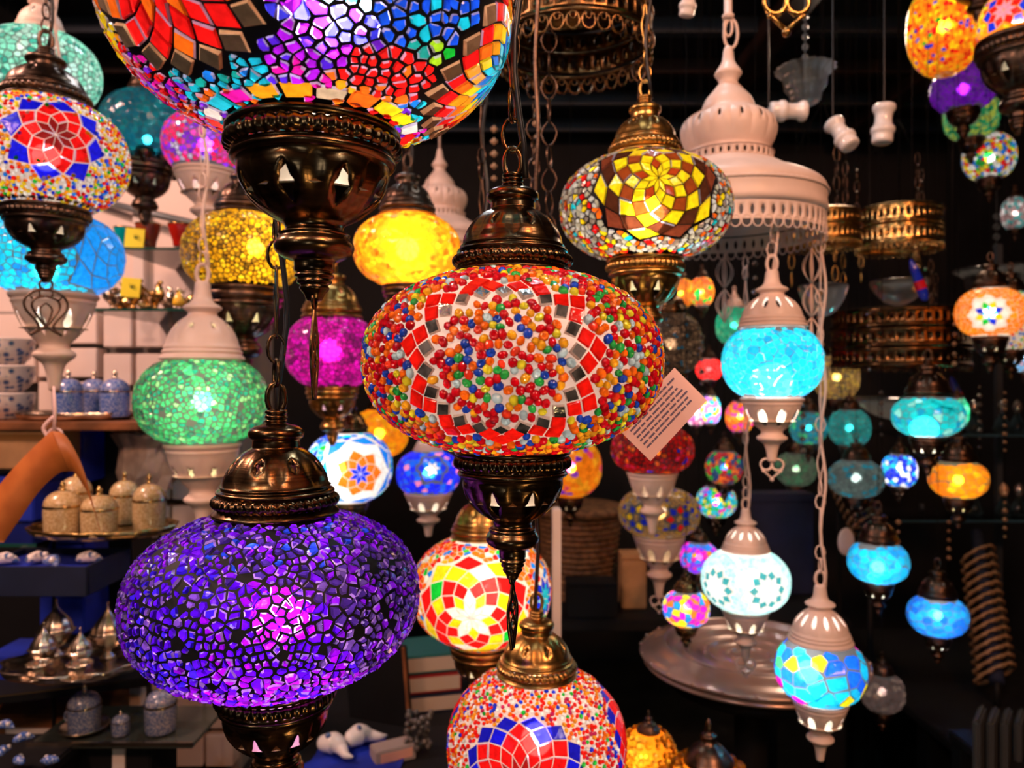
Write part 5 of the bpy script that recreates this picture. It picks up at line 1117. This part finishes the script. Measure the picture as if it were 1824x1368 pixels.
# blue and white relief jars on the clouded glass tray
zt = P(0, 1325, 1.20).z; t = thing('glass_tray', 'smoky glass tray carrying blue and white jars, bottom left', 'tray', Vector((P(198, 1325, 1.2).x, 1.27, zt)))
SMOKE = simple('smoky_glass', (.05, .055, .045), .12, 0, .6, coat=.5); MB().box((0, 0, -.003), (.262, .15, .006), bev=.002).build('pane', SMOKE, t)
MB().box((0, -.075, .002), (.262, .004, .006)).build('rim', SILVER, t)
jar('blue and white relief cup with lid on a saucer, bottom left', Vector((P(150, 1300, 1.24).x, 1.24, zt+.003)), .050, .078, BLUEW, SILVER, None, True, True)
jar('tiny blue and white relief jar between the two tall ones', Vector((P(215, 1300, 1.23).x, 1.23, zt+.002)), .028, .038, BLUEW, SILVER)
jar('blue and white relief jar nearest the purple lamp', Vector((P(286, 1300, 1.24).x, 1.24, zt+.003)), .050, .082, BLUEW, GOLD, None, False)
t = thing('tray_support', 'black plinth under the smoky glass tray', 'plinth', (P(198, 1325, 1.27).x, 1.28, 0)); MB().box((.02, 0, (zt-.008)/2), (.13, .10, zt-.008), bev=.003).build('block', BLACK, t); MB().box((.035, -.052, zt-.06), (.02, .004, .10)).build('pale_strip', PINKW, t)
for i_, (x_, y_) in enumerate(((10, 1300), (42, 1322), (8, 1345), (35, 1362), (88, 1362))):
    bead_obj('small dark blue glazed bead pile, %s' % ['top one at the left edge', 'next to the smoky tray corner', 'second up at the left edge', 'low beside the plinth', 'below the smoky tray'][i_], P(x_, y_, 1.12), .0007, i_*.8, BLUEJ)
t = thing('low_table', 'black low table under the blue beads, bottom left', 'table', (P(10, 1368, 1.14).x-.04, 1.16, 0)); hz = P(0, 1372, 1.12).z; MB().box((0, 0, hz-.01), (.22, .16, .02), bev=.003).build('top', BLACK, t)
for a_ in (-.09, .09):
    for b_ in (-.06, .06): MB().box((a_, b_, (hz-.02)/2), (.02, .02, hz-.02)).build('leg', BLACK, t)
# brown spoons / folded fan by the pearl jars
t = thing('paper_bag', 'crumpled taupe paper bag behind the pink-lit bowl', 'bag', P(262, 870, 1.6)); mb = MB(); rr = random.Random(9); vs = []; n = 20
for j, (r, z) in enumerate([(.055, 0), (.060, .03), (.052, .07), (.05, .09), (.075, .115), (.07, .12)]):
    for i in range(n): a = 2*PI*i/n; k = r*(1+rr.uniform(-.16, .16)); vs.append((k*math.cos(a), k*.7*math.sin(a), z*1.0+rr.uniform(-.006, .006)))
mb.add(vs, [(j*n+i, j*n+(i+1) % n, (j+1)*n+(i+1) % n, (j+1)*n+i) for j in range(5) for i in range(n)]+[tuple(range(n))], smooth=False); mb.build('paper', simple('taupe_paper', (.45, .33, .25), .5, noise=.3), t)

# ---------------------------------------------------------------- counter in the middle
tb = thing('counter', 'black counter across the bottom middle', 'counter', (-.17, 1.60, 0)); hz = .82
MB().box((0, 0, hz-.015), (.62, .8, .03), bev=.004).build('top', BLACK, tb); MB().box((0, .02, (hz-.03)/2), (.58, .74, hz-.03)).build('body', BLACK, tb)
def on(px, py, z): # point where the ray through a pixel meets height z
    D = (CAMZ-z)*F/(py-684); return P(px, py, D)
t = thing('folded_cloth', 'royal blue cloth under the white ceramic slippers', 'cloth', on(640, 1352, hz)+Vector((0, 0, .0))); mb = MB(); vs = []; nx = 24; rr = random.Random(3)
for j in range(nx+1):
    for i in range(nx+1):
        x = (i/nx-.5)*.17; y = (j/nx-.5)*.13; vs.append((x+.02*y/.13, y, .004+.004*math.sin(x*90)*math.cos(y*70)+.002*rr.random()))
mb.add(vs, [(j*(nx+1)+i, j*(nx+1)+i+1, (j+1)*(nx+1)+i+1, (j+1)*(nx+1)+i) for j in range(nx) for i in range(nx)]); mb.build('fabric', BLUEC, t)
c_ = on(620, 1345, hz)
for lab, dx, dy, rz, s_ in (('white glazed ceramic gourd curled on the blue cloth', .022, .02, .5, .0014), ('white glazed ceramic gourd lying in front on the blue cloth', -.022, -.018, -.5, .0014)):
    t = thing('ceramic_gourd', lab, 'ceramic', c_+Vector((dx, dy, .008)), rz, None)
    MB().tube([(x*s_, y*s_, z*s_) for x, y, z in smooth([(-24, 0, 10), (-14, 0, 13), (0, 4, 14), (12, 2, 10), (24, -4, 8), (34, -2, 7)], 5)], [s_*x for x in np.interp(np.linspace(0, 1, 26), [0, .12, .35, .6, .8, 1], [1, 10, 14, 8, 5, 1])], 16).build('body', WHITEC, t)
    MB().ball((-6*s_, -4*s_, 26*s_), 4*s_, 10).build('knob', FLORAL, t)
t = thing('framed_panel', 'black framed board with a thin gilt edge standing on the counter', 'frame', on(655, 1345, hz)+Vector((0, .14, 0))); t.rotation_euler = (.15, 0, -.35)
MB().box((0, 0, .085), (.14, .012, .17), bev=.002).build('board', BLACK, t); MB().box((.068, -.007, .085), (.006, .004, .17)).build('gilt_edge', WOOD, t)
for i_, (lab, m_, w_) in enumerate((('teal book on top of the pile behind the red mosaic lamp', simple('teal_book', (.01, .09, .09), .6), .15), ('dark red book in the pile behind the red mosaic lamp', simple('red_book', (.22, .01, .01), .6), .16), ('navy book at the bottom of the pile', NAVY, .17))):
    zz = hz+.082-i_*.041; t = thing('book', lab, 'book', (P(745, 1180, 1.6).x, 1.62, zz-.0), .25); MB().box((0, 0, .019), (w_, .12, .006+.032), bev=.002).build('cover', m_, t); MB().box((.0, -.0585, .019), (w_*.96, .004, .028)).build('page_block', simple('pages', (.4, .32, .25), .8), t)
t = thing('card_box', 'white box with a pink label at the bottom between the lamps', 'box', on(700, 1352, hz)+Vector((0, 0, 0)), .5); MB().box((0, 0, .014), (.075, .04, .028), bev=.002).build('carton', simple('grey_carton', (.35, .27, .24), .7), t); MB().box((0, -.0205, .015), (.06, .001, .016)).build('label', simple('pink_label', (.8, .35, .25), .7), t)
t = thing('bead_garland', 'heap of dark threaded beads beside the bead star lamp', 'beads', on(745, 1345, hz)); mb = MB(); rr = random.Random(6)
for k in range(60): mb.ball((rr.uniform(-.022, .022), rr.uniform(-.022, .022), .006+rr.random()*.07), rr.uniform(.004, .0075), 8)
mb.build('beads', simple('dark_pearls', (.09, .07, .06), .25, coat=.4), t); t['kind'] = 'stuff'
# rear table, baskets and boxes
tb = thing('rear_table', 'black table behind the centre lamps holding a wicker basket', 'table', (.42, 2.35, 0)); hz2 = .86
MB().box((0, 0, hz2-.015), (1.0, .6, .03), bev=.004).build('top', BLACK, tb)
for a_ in (-.46, .46):
    for b_ in (-.26, .26): MB().box((a_, b_, (hz2-.03)/2), (.05, .05, hz2-.03)).build('leg', BLACK, tb)
WICK = simple('wicker', (.20, .10, .04), .7, noise=.6, scale=60, bump=.6)
t = thing('wicker_basket', 'tall brown wicker basket with a lid behind the glass edge', 'basket', (P(1030, 1000, 2.3).x, 2.3, hz2+.001)); mb = MB()
for k in range(15): mb.lathe([(.10+.002*k-.004, k*.0165), (.105+.002*k, k*.0165+.008), (.10+.002*k-.004, k*.0165+.0165)], 28, mod=lambda a, z, k=k: 1+.02*math.sin(14*a+PI*(k % 2)))
mb.build('weave', WICK, t); MB().lathe([(.14, .25), (.145, .262), (.13, .275), (.05, .285), (.001, .286)], 28, k=2).build('lid', WICK, t)
for lab, x0, x1, y0, y1, D_, m_ in (('tan upright carton behind the white pendant bowls', 1108, 1152, 990, 1100, 2.15, TAN), ('black storage box beside the tan carton', 1010, 1100, 1040, 1100, 2.07, BLACK), ('navy cloth board under the white chain lamps', 1330, 1450, 880, 1020, 2.3, NAVY)):
    w_ = (x1-x0)*D_/F; h_ = P(0, y0, D_).z-hz2; t = thing('storage_box', lab, 'box', (P((x0+x1)/2, 0, D_).x, D_, hz2+.001)); MB().box((0, .04, h_*.46), (w_, .08, h_*.92), bev=.003).build('carton', m_, t); MB().box((0, .04, h_*.96), (w_*1.02, .083, h_*.08), bev=.002).build('lid', m_, t)

# ---------------------------------------------------------------- white dish and table lamps, right of centre
hz3 = .90
tb = thing('pedestal_table', 'black round pedestal under the wide pale dish', 'table', (P(1338, 1200, 1.57).x, 1.57, 0))
MB().lathe([(.001, hz3), (.17, hz3), (.175, hz3-.008), (.17, hz3-.02), (.04, hz3-.03)], 48).build('top', BLACK, tb); MB().lathe([(.035, hz3-.03), (.03, .4), (.04, .06), (.15, .02), (.16, 0)], 24, k=2).build('column', BLACK, tb)
tb = thing('lamp_stool', 'black stool under the two hobnail table lamps', 'stool', (.235, 1.085, 0)); MB().box((0, 0, hz3-.012), (.26, .20, .024), bev=.004).build('seat', BLACK, tb)
for a_ in (-.11, .11):
    for b_ in (-.08, .08): MB().box((a_, b_, (hz3-.024)/2), (.025, .025, hz3-.024)).build('leg', BLACK, tb)
DISHM = simple('pale_pink_glazed_metal', (.58, .42, .37), .24, .45, coat=.3, noise=.15, scale=9)
t = thing('tiered_dish', 'wide pale round dish with concentric rings on the display table', 'dish', Vector((P(1338, 1200, 1.57).x, 1.57, hz3+.002)))
prof = [(.001, .030), (.03, .030), (.036, .036), (.044, .029), (.07, .029), (.078, .038), (.086, .030), (.11, .031), (.122, .044), (.130, .038), (.145, .042), (.154, .053), (.165, .050), (.178, .044), (.192, .040), (.202, .034), (.200, .030), (.188, .026), (.196, .020), (.190, .014), (.16, .006), (.10, .002), (.001, .0)]
MB().lathe(prof, 96, k=3, r0=1.13).build('dish', DISHM, t); mb = MB()
for k in range(24):
    a = 2*PI*k/24; mb.ball((.226*math.cos(a), .226*math.sin(a), .040), .004, 8)
mb.build('beaded_rim', DISHM, t)
def table_lamp(label, px, z, D, a, tbl, watt, ratio=.9, capk=.5, seed=1, capm=BRONZE_DK):
    x = P(px, 0, D).x; rng = random.Random(seed); b = a*ratio; t = thing('table_lamp', label, 'lamp', (x, D, z)); pr = Prof(a, b, a*capk, a*.5, 2.0); zc = -float(pr.Z(pr.t0))+.014
    tiles = bead_tiles(pr, rng, a*.26, [], lambda az, t_, r: vary(pick(r, tbl), r, .15), 1.35, seg=10)
    g = globe_mesh(pr, tiles, rng).build('globe', [GLASS_T, GROUT_A, GLASS_HB, CHROME, GOLDMIR], t, colors=True); g.location.z = zc
    MB().lathe([(a*.62, 0), (a*.64, .004), (a*.55, .010), (a*.50, .015)], 32, k=2).build('foot', capm, t)
    zt = zc+float(pr.Z(pr.t1)); rc = a*capk
    MB().lathe([(rc*1.08, zt-.002), (rc*1.1, zt+.002), (rc*.98, zt+rc*.25), (rc*.7, zt+rc*.6), (rc*.42, zt+rc*.8), (rc*.30, zt+rc*1.0), (rc*.36, zt+rc*1.15), (rc*.2, zt+rc*1.3), (rc*.12, zt+rc*1.7), (.0005, zt+rc*1.9)], 28, k=3).build('cap', capm, t)
    d = bpy.data.lights.new('bulb_light', 'POINT'); d.energy = watt; d.color = (1, .85, .5); d.shadow_soft_size = a*.14; o = bpy.data.objects.new('bulb_light', d); C.objects.link(o); o.parent = t; o.location = (-a*.25, -a*.3, zc)
GLASS_HB = glassy('hobnail_glass', .35, .35, .07, .3, .0, .1)
table_lamp('amber hobnail globe table lamp beside the bead star lamp', 1155, hz3+.001, 1.14, .038, [(2, (1, .30, .01)), (1, (1, .42, .03))], .13, .95, .42, 3)
table_lamp('brass-topped hobnail lamp with an orange glass belly at the bottom edge', 1262, hz3+.001, 1.08, .052, [(2, (1, .40, .03)), (1, (.95, .3, .02))], .09, .55, .62, 4)
# right side: bracelets on rods, hearts, slate rack, glass shelf
BANG = simple('twisted_cord_bracelet', (.34, .20, .10), .5, noise=.5, scale=90, bump=.5)
tb = thing('side_shelf', 'dark shelf holding the bracelet rolls at the right', 'shelf', (P(1740, 1200, 2.0).x+.05, 2.10, 0)); hz4 = P(0, 1235, 2.0).z
MB().box((0, 0, hz4-.012), (.55, .86, .024), bev=.003).build('top', BLACK, tb); MB().box((0, .2, (hz4-.024)/2), (.5, .05, hz4-.024)).build('back_leg', BLACK, tb); MB().box((0, -.2, (hz4-.024)/2), (.5, .05, hz4-.024)).build('front_leg', BLACK, tb)
def bangles(n, x0, y0, x1, y1, D0, D1, r, lab, grp):
    proto = None
    for k in range(n):
        f = k/(n-1); loc = P(x0+(x1-x0)*f, y0+(y1-y0)*f, D0+(D1-D0)*f)
        if proto is None:
            proto = thing('bracelet', lab, 'bracelet', loc, .25, grp)
            MB().tube([(r*math.cos(a), .001*math.sin(9*a), r*math.sin(a)) for a in np.linspace(0, 2*PI, 40)[:-1]], [r*.10*(1+.2*math.sin(i*1.7)) for i in range(39)], 6, closed=True).build('band', BANG, proto); o = proto
        else: o = copy_tree(proto); o.location = loc
        o.rotation_euler = (.75, 0, .35)
    return proto
bangles(14, 1742, 990, 1772, 1200, 2.35, 1.95, .052, 'brown cord bracelet in the long roll behind the azure lamp', 'bracelets in the roll at the right')
bangles(8, 1500, 850, 1545, 935, 2.5, 2.3, .05, 'brown cord bracelet in the roll behind the grey-green lamp', 'bracelets in the roll behind the chain')
for lab, x0, y0, x1, y1, D0, D1 in (('black rod threading the long bracelet roll', 1740, 950, 1776, 1215, 2.45, 1.92), ('black rod threading the bracelet roll behind the chain', 1495, 830, 1550, 950, 2.55, 2.25)):
    a = P(x0, y0, D0); b = P(x1, y1, D1); t = thing('display_rod', lab, 'rod', a); MB().tube([(0, 0, 0), b-a], .018, 10).build('rod', NAVY, t); MB().tube([(0, 0, 0), (0, 0, -a.z+(hz4 if x1 > 1700 else 0))], .008, 8).build('leg', BLACK, t); MB().tube([b-a, (b.x-a.x, b.y-a.y, -a.z+(hz4 if x1 > 1700 else 0))], .008, 8).build('leg', BLACK, t)
for lab, x_, y_ in (('cream ceramic oval plaque beside the cyan lamp, larger one', 1507, 965), ('cream ceramic oval plaque, the smaller one behind the cyan lamp', 1549, 962)):
    t = thing('ceramic_plaque', lab, 'plaque', P(x_, y_, 2.1), .2); k = 1 if x_ < 1520 else .75; mb = MB(); mb.ball((0, 0, 0), .026*k, 20, sz=1.5); mb.v = [(v[0], v[1]*.35, v[2]) for v in mb.v]; mb.build('plaque', WHITEC, t); MB().tube([(0, 0, .035*k), (0, 0, CEIL-t.location.z+.03)], .0006, 4).build('string', BLACKC, t)
SLATE = simple('black_slate', (.035, .038, .04), .6, noise=.3, scale=15)
for k in range(5):
    t = thing('slate_tile', 'black slate tile in the rack at the bottom right corner', 'tile', P(1745+24*k, 1345, 1.35+.03*k)-Vector((0, 0, .035)), .9, 'slate tiles in the corner rack'); MB().box((0, 0, .055), (.09, .012, .11), bev=.004).build('slab', SLATE, t)
tb = thing('corner_table', 'black table in the bottom right corner under the slate tiles', 'table', (.985, 1.42, 0)); hz5 = P(0, 1345, 1.35).z-.04; MB().box((0, 0, hz5-.01), (.20, .24, .02), bev=.003).build('top', BLACK, tb)
for a_ in (-.08, .08):
    for b_ in (-.10, .10): MB().box((a_, b_, (hz5-.02)/2), (.03, .03, hz5-.02)).build('leg', BLACK, tb)
for lab, py_ in (('dark glass shelf at the right, upper', 773), ('dark glass shelf at the right, lower', 925)):
    t = thing('glass_shelf', lab, 'shelf', (P(1760, py_, 2.45).x, 2.45, P(0, py_, 2.45).z)); MB().box((0, .12, -.004), (.60, .26, .008)).build('pane', CLEAR, t); MB().box((0, -.011, -.004), (.60, .003, .008)).build('edge', simple('blue_glass_edge', (.03, .08, .12), .2), t); MB().box((-.08, .25, 0), (.012, .012, .02)).build('bracket', STEEL, t)
for x_ in (1778,):
    t = thing('shelf_post', 'thin steel upright carrying the dark glass shelves at the right', 'post', (P(x_, 800, 2.72).x, 2.72, 0)); MB().box((0, 0, 1.0), (.02, .02, 2.0)).build('upright', STEEL, t); MB().box((0, 0, .01), (.10, .10, .02)).build('foot', STEEL, t)
CLG = clear_glass('tinted_perfume_glass', (.55, .75, .85), .7, .25)
for i_, (x_, py_) in enumerate(((1735, 773), (1785, 773), (1812, 773), (1735, 925), (1788, 925), (1815, 925))):
    t = thing('perfume_bottle', ['small cut glass perfume bottle, upper shelf beside the emerald lamp', 'cut glass perfume bottle, middle of the upper dark shelf', 'cut glass perfume bottle, edge of the upper dark shelf', 'small cut glass perfume bottle, lower shelf near the orange lamp', 'cut glass perfume bottle with gold stopper, middle of the lower dark shelf', 'cut glass perfume bottle, edge of the lower dark shelf'][i_], 'bottle', Vector((P(x_, py_, 2.52).x, 2.52, P(0, py_, 2.45).z+.001)), .3*i_, 'perfume bottles')
    MB().lathe([(.001, 0), (.026, 0), (.028, .01), (.022, .03), (.010, .055), (.007, .065)], 8).build('flask', CLG, t); MB().lathe([(.010, .065), (.012, .072), (.016, .085), (.010, .10), (.001, .108)], 8).build('stopper', GOLDMIR if i_ == 4 else CHROME, t)
tg = []
for lab, x_, y_, D_, col in (('tall blue and red striped glass tube above the teal lamp', 1705, 700, 2.2, (.01, .02, .5)), ('blue glass tube hanging beside the bright brass ring', 1636, 500, 1.75, (.01, .02, .6))):
    t = thing('glass_drop', lab, 'drop', P(x_, y_, D_)); t.rotation_euler = (0, -.35, 0); MB().lathe([(.001, -.05), (.009, -.045), (.012, -.02), (.009, .03), (.003, .05), (.001, .052)], 12, k=2).build('glass', simple('deep_blue_glass', (.01, .03, .55), .1, coat=.6), t); MB().lathe([(.0125, -.02), (.0128, -.01), (.0122, .0)], 12).build('red_band', simple('red_glass_band', (.6, .01, .02), .1), t); MB().tube([(0, 0, .05), Vector((math.sin(.35)*(CEIL-t.location.z), 0, math.cos(.35)*(CEIL-t.location.z)+.03))], .0006, 4).build('thread', BLACKC, t)
